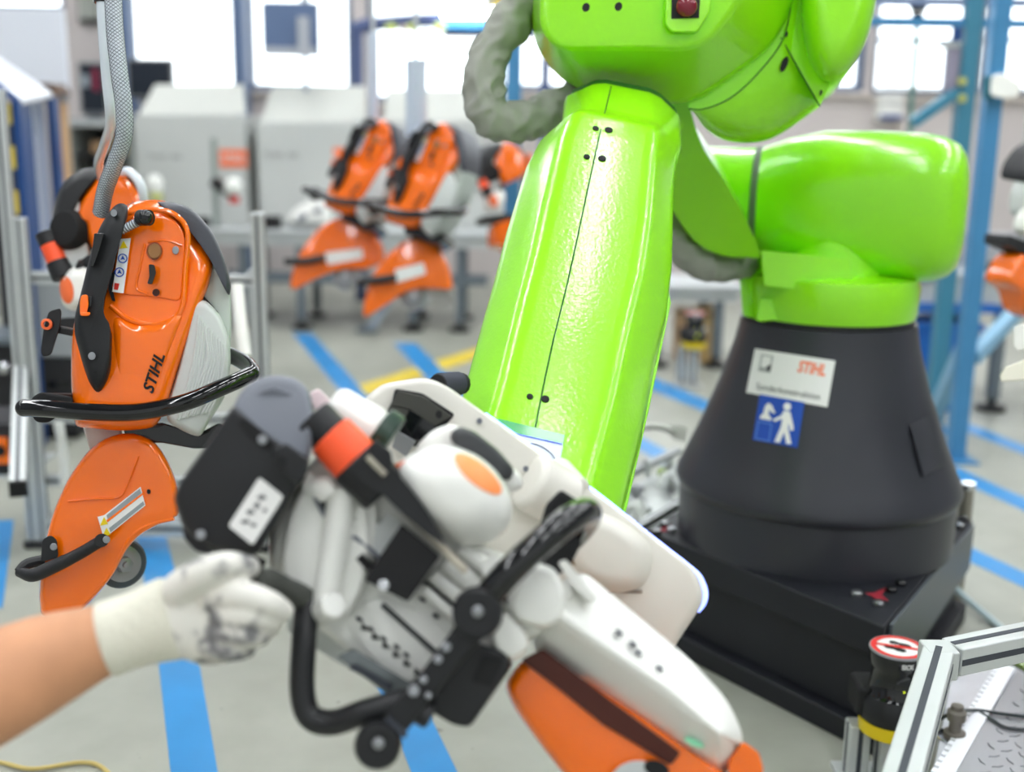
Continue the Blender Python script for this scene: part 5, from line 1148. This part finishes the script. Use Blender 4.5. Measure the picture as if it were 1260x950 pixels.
for px in (481, 508, 541): c = ony(px, 34, YO-.06); M().ball(c, .032, 10, sc=(1.4, .7, .9)).build('signal_lamp', mat('lamp_yellowgreen', (206, 220, 110), .3), t)
c = ony(497, 36, YO-.06); M().ball(c, .024, 8).build('clip', mat('pinkish_white', (244, 222, 224), .3), t)
c = ony(524, 36, YO-.06); M().cyl(c, V(c.x, c.y, zat(524, 84, YO-.06)), .016, 10).build('hanging_rod', ALU, t)
t = thing('frame_light', 'short bright tube light above the overhead tool frame', 'lamp', ony(577, 16, YO-.1))
a = ony(545, 16, YO-.1); b = ony(612, 16, YO-.1); M().bar(a, b, .05, .05).build('diffuser', TUBE, t); c = (a+b)/2
M().bar(a+ZU*.045, b+ZU*.045, .06, .03).build('housing', WHITEP, t); M().cyl(c+ZU*.05, V(c.x, c.y, ZC-.002), .008, 8).build('suspension_rod', ALU, t)
t = thing('warning_beacon', 'tiny yellow and red beacon at the top beside the hose jacket', 'beacon', ony(613, 4, YO-.3)); c = ony(613, 6, YO-.3)
M().cyl(c-ZU*.02, c+ZU*.03, .04, 14).build('yellow_base', YEL, t); M().ball(ony(621, 2, YO-.3), .03, 8).build('red_lens', RED, t); M().cyl(c+ZU*.03, V(c.x, c.y, ZC-.002), .008, 8).build('suspension_rod', ALU, t)
# blue column behind the forearm
t = thing('blue_column', 'blue steel column seen left of the green forearm', 'column', (ony(631, 200, 5.2).x, 5.2, 0))
ubox(M(), 622, 641, -40, 330, 5.2, .09, .012).build('post', BLUE, t, bevel=.005); c = ony(631, 200, 5.2); M().lohi((c.x-.09, 5.14, .001), (c.x+.09, 5.35, .0125)).build('foot_plate', BLUE, t)
tag(ubox(M(), 641, 655, 190, 215, 5.6, .1).build('orange_tool_case', ORP, bevel=.01), 'small orange tool case beside the blue column', 'case')
t = thing('case_bracket', 'grey bracket shelf under the orange tool case', 'bracket', (ony(648, 215, 5.6).x, 5.6, 0)); z = zat(648, 215.5, 5.6); c = ony(648, 216, 5.65)
M().lohi((c.x-.06, 5.58, z-.02), (c.x+.06, 5.72, z)).build('shelf', BENCHD, t); M().lohi((c.x-.02, 5.66, .001), (c.x+.02, 5.7, z-.021)).build('post', BENCHD, t)
tag(M().pillow([(x, y, 7.2) for x, y in rpoly([(512, 372), (520, 356), (540, 350), (556, 362), (556, 376)], 6, 3)], 0, .2, .05, 4, .4).build('white_bundle', WHITEP), 'white bundle on the lower shelf of the conveyor bench', 'bundle')
# ================================================================ SEEN BETWEEN FOREARM AND CONE
t2, zt2 = bench('side_bench', 'blue grey bench seen between the green forearm and black cone', 800, 916, 352, 372, 5.9, .5, (812, 887), None)
for i, (x0, x1, yt, mt, lb) in enumerate([(836, 858, 386, BROWN, 'tan carton on the floor under the side bench, left one'), (862, 886, 384, mat('ochre_card', (206, 174, 120), .8), 'ochre carton on the floor under the side bench, right one')]):
    tag(ubox(M(), x0, x1, yt, 440, 6.05, .25, .002).build('floor_carton', mt, bevel=.006), lb, 'carton', 'cartons under the side bench')
# ================================================================ RIGHT BACKGROUND
YP = onz(1173, 566, 0).y
t = thing('blue_frame', 'blue steel frame with two leaning posts and cross beams at the right', 'frame', (onz(1173, 566, 0).x, YP, 0))
pb = onz(1173, 565, 0); M().lohi((pb.x-.03, YP-.03, .008), (pb.x+.03, YP+.03, 2.9)).build('post', BLUE, t, bevel=.005); M().lohi((pb.x-.07, YP-.07, .001), (pb.x+.07, YP+.07, .0085)).build('foot_plate', BLUE, t)
YA = YP+.45; pa = ony(1147, 527, YA); M().lohi((pa.x-.032, YA-.032, .008), (pa.x+.032, YA+.032, 2.9)).build('post', mat('teal_steel', (62, 132, 160), .45, coat=.2), t, bevel=.005); M().lohi((pa.x-.07, YA-.07, .001), (pa.x+.07, YA+.07, .0085)).build('foot_plate', BLUE, t)
zb1 = zat(1130, 33, YA); zb2 = zat(1130, 22, YA)
M().lohi((ony(1040, 28, YA).x, YA-.02, zb1), (pa.x-.033, YA+.02, zb2)).build('beam', BLUE, t, bevel=.004)
M().lohi((pa.x+.033, YA-.02, zb1), (ony(1300, 28, YA).x, YA+.02, zb2)).build('beam', BLUE, t, bevel=.004)
M().lohi((ony(1060, 2, YA).x, YA+.0, zat(1130, 6, YA)), (ony(1300, 2, YA).x, YA+.04, zat(1130, -4, YA))).build('beam', mat('frame_grey_blue', (130, 146, 180), .5), t, bevel=.004)
M().bar(ony(1178, 112, YA-.01), ony(1122, 152, YA-.01), .05, .04).build('brace', mat('teal_steel', (62, 132, 160), .45, coat=.2), t, bevel=.003)
M().bar(V(pa.x, YA-.02, zat(1150, 505, YA)), V(pb.x, YP+.02, zat(1184, 432, YP)), .05, .07).build('brace', mat('pale_steel_blue', (128, 176, 206), .4), t, bevel=.003)
M().bar(V(pb.x+.031, YP, zat(1188, 440, YP)), ony(1250, 384, YP+.3), .05, .05).build('brace', mat('pale_steel_blue', (128, 176, 206), .4), t, bevel=.003)
for py in (100, 121): c = ony(1184, py, YA-.04); M().cyl(c-V(0, .006, 0), c+V(0, .008, 0), .017, 12).build('bolt', mat('brass_bolt', (196, 200, 120), .4, metal=.4), t)
ubox(M(), 1166, 1180, 58, 112, YA-.02, .05).build('junction_box', mat('mauve_grey', (150, 144, 164), .5), t, bevel=.005); ubox(M(), 1163, 1182, 52, 58, YA-.03, .07).build('box_lid', LGREY, t, bevel=.003)
ubox(M(), 1172, 1184, 34, 50, YA-.045, .012).build('clamp', NAVY, t)
c = ony(1226, 106, YP-.05); M().pp(rpoly([(1220, 92), (1236, 90), (1258, 104), (1254, 118), (1236, 122), (1218, 118)], 6, 3), pix(V(pb.x, YP-.05, 1.5))[2], .06).build('lamp_clamp', WHITEP, t, bevel=.006)
M().cyl(ony(1217, 94, YP-.045), ony(1216, 122, YP-.045), .02, 12).build('clamp_pin', mat('teal_dark', (40, 110, 130), .4), t)
t = thing('hanging_cable', 'dark connector with a thin cable hanging before the right window', 'cable', (ony(1130, 0, 4.9).x, 4.9, ZC))
c = ony(1131, 0, 4.9); M().cyl(V(c.x, 4.9, zat(1131, 4, 4.9)), V(c.x, 4.9, ZC-.002), .02, 10).build('strain_relief', BLACKM, t)
M().cyl(V(c.x, 4.9, zat(1131, 14, 4.9)), V(c.x, 4.9, zat(1131, 3, 4.9)), .03, 12, .042).build('connector', BLACK, t); M().cyl(V(c.x, 4.9, zat(1131, 30, 4.9)), V(c.x, 4.9, zat(1131, 16, 4.9)), .02, 12, .026).build('plug', BLACKM, t)
M().tube([V(c.x, 4.9, zat(1131, 28, 4.9)), ony(1126, 70, 4.9), ony(1122, 120, 4.9), ony(1120, 170, 4.9)], .011, 8, smooth=4).build('cable_run', mat('cable_greygreen', (110, 150, 142), .5), t)
# blinds in the two right windows
for i in (7, 8):
    a, b, z0, z1 = wins[i]
    t = thing('window_blind', ['pale slatted blind in the right window left of the blue posts', 'pale slatted blind in the window at the right edge'][i-7], 'blind', ((a+b)/2, Y1-.05, z1))
    zz = zat(1140, 38, Y1-.04)
    M().lohi((a+.03, Y1-.06, z1-.05), (b-.03, Y1-.02, z1)).build('head_rail', WHITEP, t)
    n_ = 0; z = zat(1140, 66, Y1-.04)
    while z > z0+.03 and n_ < 14:
        M().prism([V(a+.04, Y1-.075, z), V(b-.04, Y1-.075, z), V(b-.04, Y1-.03, z+.018), V(a+.04, Y1-.03, z+.018)], V(0, 0, .003)).build('slat', WHITEB, t, smooth=False); z -= .055; n_ += 1
    for k in (.2, .8): M().cyl(V(a+(b-a)*k, Y1-.052, z0+.04), V(a+(b-a)*k, Y1-.052, z1-.05), .003, 6).build('cord', WHITEP, t)
t = thing('wall_box', 'white electrical box with blue strip on the back wall right', 'box', ony(1096, 148, Y1-.1))
ubox(M(), 1080, 1112, 116, 148, Y1-.1, .098).build('case', WHITEP, t, bevel=.01); ubox(M(), 1083, 1110, 141, 147, Y1-.106, .005).build('blue_strip', mat('strip_navy', (64, 88, 150), .5), t); ubox(M(), 1082, 1110, 126, 128, Y1-.106, .005).build('joint', GREYC, t)
ubox(M(), 1102, 1108, 148, 210, Y1-.06, .05).build('cable_duct', BEIGE, t)
tr_, ztr = bench('conveyor_bench', 'grey conveyor bench behind the blue posts at the right', 1090, 1330, 338, 376, 5.0, .6, (1100, 1238), None)
t = thing('rail_strip', 'blue rail strip fixed below the right bench', 'rail', (ony(1160, 381, 4.95).x, 4.95, zat(1160, 381, 4.95)))
ubox(M(), 1112, 1232, 375, 385, 4.975, .05).build('strip', BLUEBIN, t)
for i, (x0, x1) in enumerate([(1112, 1148), (1156, 1206)]):
    t = thing('storage_bin', ['blue storage bin under the right bench, just right of the cone', 'blue storage bin under the right bench, between the two blue posts'][i], 'bin', (ony((x0+x1)/2, 440, 5.0).x, 5.15, .002), 'blue bins under the right bench')
    a, b = ony(x0, 420, 5.0).x, ony(x1, 420, 5.0).x; zt_ = zat(1160, 398, 5.0)
    o = M(); q = lambda k, z: [V(a+k, 5.0+k, z), V(b-k, 5.0+k, z), V(b-k, 5.3-k, z), V(a+k, 5.3-k, z)]
    o.loft([q(.02, .002), q(0, zt_), q(.012, zt_), q(.03, .02)]).build('tub', BLUEBIN, t, smooth=False); M().lohi((a-.01, 4.985, zt_-.03), (b+.01, 4.998, zt_)).build('rim', BLUEBIN, t)
for i, (px, w_, h_, mt, lb) in enumerate([(1144, .05, .06, BLACKM, 'black tool on the right bench just beside the shoulder housing'), (1200, .04, .05, STEEL, 'steel fitting on the right bench between post and saw'), (1222, .05, .045, BLACK, 'low black clamp on the right bench under the saw at the edge')]):
    c = ony(px, 336, 5.15); tag(M().lohi((c.x-w_, 5.1, ztr+.001), (c.x+w_, 5.2, ztr+h_)).build('bench_fitting', mt, bevel=.012), lb, 'fitting')
tag(M().lohi((ony(1128, 300, 5.4).x, 5.4, ztr+.001), (ony(1300, 300, 5.4).x, 5.45, zat(1200, 286, 5.4))).build('backing_panel', mat('panel_grey', (176, 176, 180), .6, var=.2, vscale=14), bevel=.006), 'mottled grey panel standing on the right bench', 'panel')
# white folded part close by at the right edge
t = thing('white_bracket', 'white folded plastic bracket poking in at the right edge', 'bracket', (at(1320, 440, 2.2).x, at(1320, 440, 2.2).y, 0))
M().pp([(1247, 402), (1524, 306), (1524, 380), (1252, 432), (1247, 426)], 2.2, .01).build('upper_leaf', WHITEP, t, bevel=.003)
M().pp([(1230, 462), (1236, 452), (1524, 340), (1524, 378), (1262, 468), (1231, 470)], 2.18, .012).build('lower_leaf', mat('cream_leaf', (240, 236, 220), .4), t, bevel=.003)
p = at(1520, 440, 2.2); M().lohi((p.x-.02, p.y-.03, .001), (p.x+.02, p.y+.03, p.z+.1)).build('post', ALU, t)
# ================================================================ LASER SCANNERS
def scanner():
    D = 2.1; c = at(1105, 796, D); k = D/FPX; R = 34*k
    t = thing('laser_scanner', 'black and yellow laser scanner on a profile post in front of the robot pedestal', 'scanner', (c.x, c.y, 0))
    zt_ = c.z; o = V(c.x, c.y, 0)
    M().lathe(o+ZU*(zt_-.09), ZU, [(0, R*1.02), (.006, R*.92), (.04, R*.84), (.052, R*.86), (.06, R*.97), (.082, R), (.085, R*.99)], 36).build('scan_head', BLACKG, t, ang=40)
    d_ = M().lathe(o+ZU*(zt_-.0045), ZU, [(0, R), (.003, R), (.004, R*.985)], 40).build('top_disc', mat('disc_grey', (150, 152, 156), .4), t)
    M().lathe(o+ZU*(zt_-.0003), ZU, [(0, R*.95), (.0003, R*.95), (.0003, R*.76), (0, R*.76)], 40, False).build('red_ring', RED, d_, label='red prohibition ring')
    M().lathe(o+ZU*(zt_-.0004), ZU, [(0, R*.75), (.0002, R*.75)], 40).build('white_field', STICK, d_)
    def foot(cx, cy, s, rot):
        pts = [(-.9, -.18), (-.6, -.34), (-.1, -.2), (.3, -.34), (.8, -.3), (1, 0), (.8, .3), (.3, .34), (-.1, .2), (-.6, .34), (-.9, .18)]
        a = math.radians(rot); return [o+V(R*(cx+s*(x*math.cos(a)-y*math.sin(a))), R*(cy+s*(x*math.sin(a)+y*math.cos(a))), zt_+.0002) for x, y in pts]
    for cx, cy, rot in ((.14, .22, -35), (-.16, -.16, -35)): M().prism(foot(cx, cy, .42, rot), ZU*.0004).build('footprint', BLACKM, d_, smooth=False)
    a = math.radians(-18); x_ = V(math.cos(a), math.sin(a), 0); y_ = V(-math.sin(a), math.cos(a), 0)
    M().box(o+ZU*(zt_+.0008), (R*.78, R*.085, .0003), (x_, y_, ZU)).build('prohibition_bar', RED, d_, smooth=False)
    # brand lettering wraps the head
    def wrap(x, y): an = -math.pi/2+.06+x*.21; rr = R*1.004; return o+V(math.cos(an)*rr, math.sin(an)*rr, zt_-.017+y*.0125)
    M().text('SICK', None, None, None, 1, fn=wrap, bold=.03).build('lettering', STICK, t, smooth=False)
    z1 = zt_-.0905
    M().lathe(o+ZU*(z1-.05), ZU, [(0, R*1.12), (.004, R*1.16), (.036, R*1.16), (.05, R*1.0)], 36).build('body', BLACK, t, ang=40)
    M().lohi((c.x-R*1.3, c.y-.01, z1-.05), (c.x+R*1.1, c.y+R*1.3, z1+.01)).build('rear_housing', BLACKM, t, bevel=.01)
    M().lathe(o+ZU*(z1-.078), ZU, [(0, R*1.08), (.003, R*1.14), (.0275, R*1.17)], 36).build('yellow_band', YEL, t, ang=40)
    M().ball(o+V(R*.10, -R*1.15, z1-.014), .0045, 8).build('status_light', mat('status_yellow', (220, 230, 20), .3, emit=(220, 240, 20), estr=1.0), t)
    M().ball(o+V(R*.05, -R*.86, z1+.022), .0022, 6).build('status_light', mat('status_yellow', (220, 230, 20), .3), t)
    M().cyl(o+V(R*.85, -R*.25, z1-.005), o+V(R*.95, -R*.3, z1+.02), .012, 14).build('mirror_lens', CHROME, t)
    slotbar(t, V(c.x+.005, c.y+.01, .012), V(c.x+.005, c.y+.01, z1-.079), .045, 'post'); slotbar(t, V(c.x-.05, c.y+.03, .012), V(c.x-.05, c.y+.03, z1-.079), .04, 'post')
    M().lohi((c.x-.085, c.y-.04, .001), (c.x+.05, c.y+.07, .0115)).build('foot_plate', ALU, t)
    return t
sc1 = scanner()
sc2 = copytree(sc1); c = onz(851, 476, 0); sc2.location = (c.x, c.y, 0); sc2['label'] = 'small distant laser scanner on a post between forearm and cone'
sc1['group'] = sc2['group'] = 'floor laser scanners'
# taller post for the distant one
dz = zfor(V(c.x, c.y, 0), 385)-at(1105, 796, 2.1).z
for ch in sc2.children:
    nm_ = ch.name.split('.')[0]
    if nm_ == 'post': ch.scale.z = 1+dz/max(.05, (at(1105, 796, 2.1).z-.0905-.079))
    elif nm_ != 'foot_plate': ch.location.z += dz
# ================================================================ FLOOR-LEVEL THINGS BY THE PEDESTAL
fr_ = thing('profile_table', 'aluminium profile table corner in the lower right foreground', 'table', onz(1150, 806, .45))
def fz(x, y, z=.45): return onz(x, y, z)
cn = fz(1154, 812); e_a = fz(1082, 1060); e_b = fz(1560, 727)
fr_.location = (cn.x, cn.y, 0)
slotbar(fr_, cn, e_a, .044, 'profile'); slotbar(fr_, cn+(e_b-cn).normalized()*.024, e_b, .044, 'profile')
M().box(cn, (.023, .023, .0225)).build('corner_joint', ALU, fr_, bevel=.003)
for p in (e_a, e_b): M().lohi((p.x-.02, p.y-.02, .001), (p.x+.02, p.y+.02, .427)).build('leg', ALU, fr_, bevel=.003)
ZP_ = .14
pf = thing('step_platform', 'diamond plate step with white toothed strip inside the aluminium frame', 'platform', V(fz(1230, 900, ZP_).x, fz(1230, 900, ZP_).y, 0))
q = [fz(1168, 838, ZP_), fz(1200, 818, ZP_), fz(1250, 820, ZP_), fz(1330, 868, ZP_), fz(1330, 1010, ZP_), fz(1136, 1010, ZP_)]
M().prism([V(p.x, p.y, .001) for p in q], ZU*(ZP_-.002)).build('base', mat('sheet_white', (206, 208, 216), .22, coat=.4, var=.12, vscale=9), pf, bevel=.004)
dp = [fz(1252, 828, ZP_), fz(1328, 874, ZP_), fz(1328, 1008, ZP_), fz(1140, 1008, ZP_)]
M().prism([p+ZU*.0005 for p in dp], ZU*.006).build('tread_plate', mat('tread_metal', (160, 162, 166), .35, metal=.7), pf, bevel=.001)
m_ = M(); u_ = (dp[3]-dp[0]).normalized(); v_ = V(u_.y, -u_.x, 0)
if v_.dot(dp[1]-dp[0]) < 0: v_ = -v_
for i in range(16):
    for j in range(1, 9):
        c = dp[0]+u_*(.03+i*.032)+v_*(.004+j*.026+(.013 if i % 2 else 0)); 
        if not (c.y < dp[1].y+.5 and c.x < dp[1].x+.1): continue
        dr = (u_+v_*(1 if (i+j) % 2 else -1)).normalized(); pr_ = V(dr.y, -dr.x, 0)
        m_.loft([[c+ZU*.0066+dr*a*.012+pr_*b*.0035 for a, b in ((-1, 0), (0, -1), (1, 0), (0, 1))], [c+ZU*.0085+dr*a*.009+pr_*b*.0018 for a, b in ((-1, 0), (0, -1), (1, 0), (0, 1))]])
m_.build('tread_lozenges', mat('tread_metal', (160, 162, 166), .35, metal=.7), pf, kind='stuff')
STW = mat('strip_white', (246, 248, 255), .3, coat=.4)
sA, sB = fz(1240, 824, ZP_), fz(1138, 1000, ZP_); ds = (sB-sA); L_ = ds.length; ds.normalize(); ns = V(ds.y, -ds.x, 0)
if ns.x > 0: ns = -ns
M().bar(sA+ZU*.006, sB+ZU*.006, .028, .008).build('toothed_strip', STW, pf, bevel=.001)
for i in range(int(L_/.022)): 
    c = sA+ds*(.012+i*.022)+ns*.018+ZU*.005; o_ = M().box(c, (.007, .005, .004), (ds, ns, ZU)) if i == 0 else None
    if i == 0: t0 = o_.build('tooth', STW, pf, bevel=.0008); c0 = c
    else: cp_ = t0.copy(); COL.objects.link(cp_); cp_.parent = pf; cp_.location = c-c0
kb = thing('clamp_knob', 'grey brown clamping knob standing on the white sheet in the frame', 'knob', fz(1174, 910, ZP_))
M().lathe(fz(1174, 908, ZP_)+ZU*.0005, ZU, [(0, .020), (.012, .019), (.014, .011), (.034, .011), (.036, .016), (.052, .017), (.056, .011), (.064, .011), (.066, .006)], 20).build('knob_body', mat('knob_brown', (110, 104, 96), .45), kb)
M().lathe(fz(1174, 908, ZP_)+ZU*.0003, ZU, [(0, .030), (.003, .030), (.004, .024)], 24).build('washer', CHROME, kb)
def cable(path, r, nm, label, m_, cat='cable', grp=None):
    return tag(M().tube(path, r, 8, smooth=6).build(nm, m_), label, cat, grp)
zc_ = ZP_+.012
cable([fz(1158, 884, zc_), fz(1176, 876, zc_+.03), fz(1200, 874, zc_), fz(1230, 878, zc_), fz(1290, 886, zc_)], .0035, 'black_cable', 'black cable running right from the clamping knob', mat('cable_teal_black', (26, 40, 44), .4))
cable([fz(1206, 876, zc_-.002), fz(1222, 886, zc_-.002), fz(1242, 896, zc_-.002), fz(1290, 898, zc_-.002)], .003, 'black_cable', 'thinner cable branching downwards from the black cable', mat('cable_grey', (70, 74, 78), .5))
# cable tray with green hoses right of the pedestal
tr0, tr1 = onz(1196, 776, .08), onz(1356, 880, .08)
tt = thing('cable_tray', 'aluminium cable tray beside the robot pedestal at the right', 'tray', ((tr0.x+tr1.x)/2, (tr0.y+tr1.y)/2, 0))
dt = (tr1-tr0).normalized(); nt_ = V(dt.y, -dt.x, 0)
_s = -1 if nt_.dot(V(AX.x, AX.y, 0)-V(tr0.x, tr0.y, 0)) > 0 else 1
M().bar(tr0-ZU*.06, tr1-ZU*.06, .13, .01).build('tray_floor', mat('tray_dark', (70, 74, 74), .5, metal=.4), tt); 
for s_ in (-1, 1): M().bar(tr0+nt_*.067*s_-ZU*.035, tr1+nt_*.067*s_-ZU*.035, .008, .05).build('tray_side', ALU, tt, bevel=.002)
M().bar(tr0-ZU*.078, tr1-ZU*.078, .2, .024).build('tray_foot', ALU, tt) if 0 else None
for p in (tr0+dt*.1, tr1-dt*.1): M().lohi((p.x-.05, p.y-.04, .001), (p.x+.05, p.y+.04, .0145)).build('tray_foot', ALU, tt)
GRN = mat('hose_green', (120, 150, 50), .4, coat=.2)
for i, (off, r, mt, lb) in enumerate([(-.046, .013, GRN, 'olive green hose lying in the cable tray nearest the pedestal'), (-.02, .011, mat('hose_dark', (40, 44, 40), .4), 'dark hose between two green hoses in the cable tray'), (.005, .012, mat('hose_yellowgreen', (170, 180, 60), .4), 'yellow green hose in the middle of the cable tray'), (.029, .010, mat('hose_grey', (150, 156, 156), .4), 'grey hose in the cable tray on the far side'), (.052, .009, GRN, 'thin green hose along the far side of the tray')]):
    pts = [tr0+nt_*off+dt*(k*(tr1-tr0).length/6)+V(0, 0, -.053+r+.002)+nt_*.0015*math.sin(k*2+i) for k in range(7)]
    cable(pts, r, 'supply_hose', lb, mt, 'hose', 'hoses in the cable tray')
cable([onz(1168, 716, .05), onz(1190, 738, .03), onz(1226, 768, .01), onz(1262, 800, .01)], .009, 'floor_cable', 'pale cable on the floor right of the pedestal', mat('cable_pale', (176, 196, 200), .4))
cable([onz(-60, 930, .006), onz(0, 938, .006), onz(40, 946, .006), onz(100, 938, .006), onz(128, 946, .006), onz(150, 975, .006)], .0042, 'floor_cable', 'thin yellowish cable on the floor in the bottom left corner', mat('cable_yellowish', (200, 180, 110), .5))
# pin post at the right flank of the pedestal
t = thing('support_pin', 'grey metal pin post beside the right flank of the cone', 'post', V(onz(1186, 660, 0).x+.03, onz(1190, 650, 0).y, 0))
p = at(1188, 622, 2.98); M().cyl(V(p.x, p.y, .001), p+ZU*.045, .018, 16).build('pin', mat('pin_grey', (150, 146, 136), .4, metal=.6), t); M().cyl(p+ZU*.0455, p+ZU*.062, .02, 16).build('pin_cap', CHROME, t)
# silvery cable carrier left of the cone
t = thing('cable_carrier', 'aluminium cable carrier with silvery hoses left of the cone', 'cable carrier', (onz(800, 620, .3).x, onz(800, 620, .3).y, 0))
e1n, e2n = e1.normalized(), e2.normalized(); zz = zp-.02
a = cC+e1n*.05; a.z = zz; b = a+e2*.85; a2 = a+e1n*.26+e2n*.02; b2 = b+e1n*.24
slotbar(t, a, b, .022, 'profile'); slotbar(t, a2, b2, .022, 'profile')
M().prism([p-ZU*.04 for p in (a, b, b2, a2)], -ZU*.01).build('tray_sheet', mat('tray_pale', (196, 200, 198), .4, metal=.4), t)
rng = random.Random(5)
for k in range(16):
    u = rng.random(); v = rng.random(); p = a2.lerp(a, u*.8).lerp(b2.lerp(b, u*.8), v*.6+.12)-ZU*.02
    q = p+V(rng.uniform(-.03, .03), rng.uniform(-.03, .03), rng.uniform(.0, .05)); r_ = q+V(rng.uniform(-.03, .03), rng.uniform(-.03, .03), -.03)
    M().tube([p, q, r_], rng.uniform(.006, .013), 8, smooth=5).build('silver_hose', [ALU, mat('foil_white', (222, 226, 222), .3, coat=.3), STEEL, GRN][0 if k % 5 == 0 else 1 if k % 5 < 3 else 2 if k % 5 == 3 else (3 if k == 4 else 1)], t)
for p in (a.lerp(b, .1), a.lerp(b, .9), a2.lerp(b2, .1), a2.lerp(b2, .9)): M().lohi((p.x-.012, p.y-.012, .001), (p.x+.012, p.y+.012, p.z-.012)).build('leg', ALU, t)
cable([at(772, 530, 2.75), at(800, 525, 2.8), at(820, 528, 2.82), at(838, 538, 2.85)], .009, 'white_conduit', 'white conduit crossing to the cone from behind the forearm', WHITEP)
M().pp(rpoly([(824, 522), (846, 526), (844, 544), (826, 540)], 3, 3), 2.83, .03).build('conduit_clip', WHITEP, bpy.data.objects['white_conduit'])
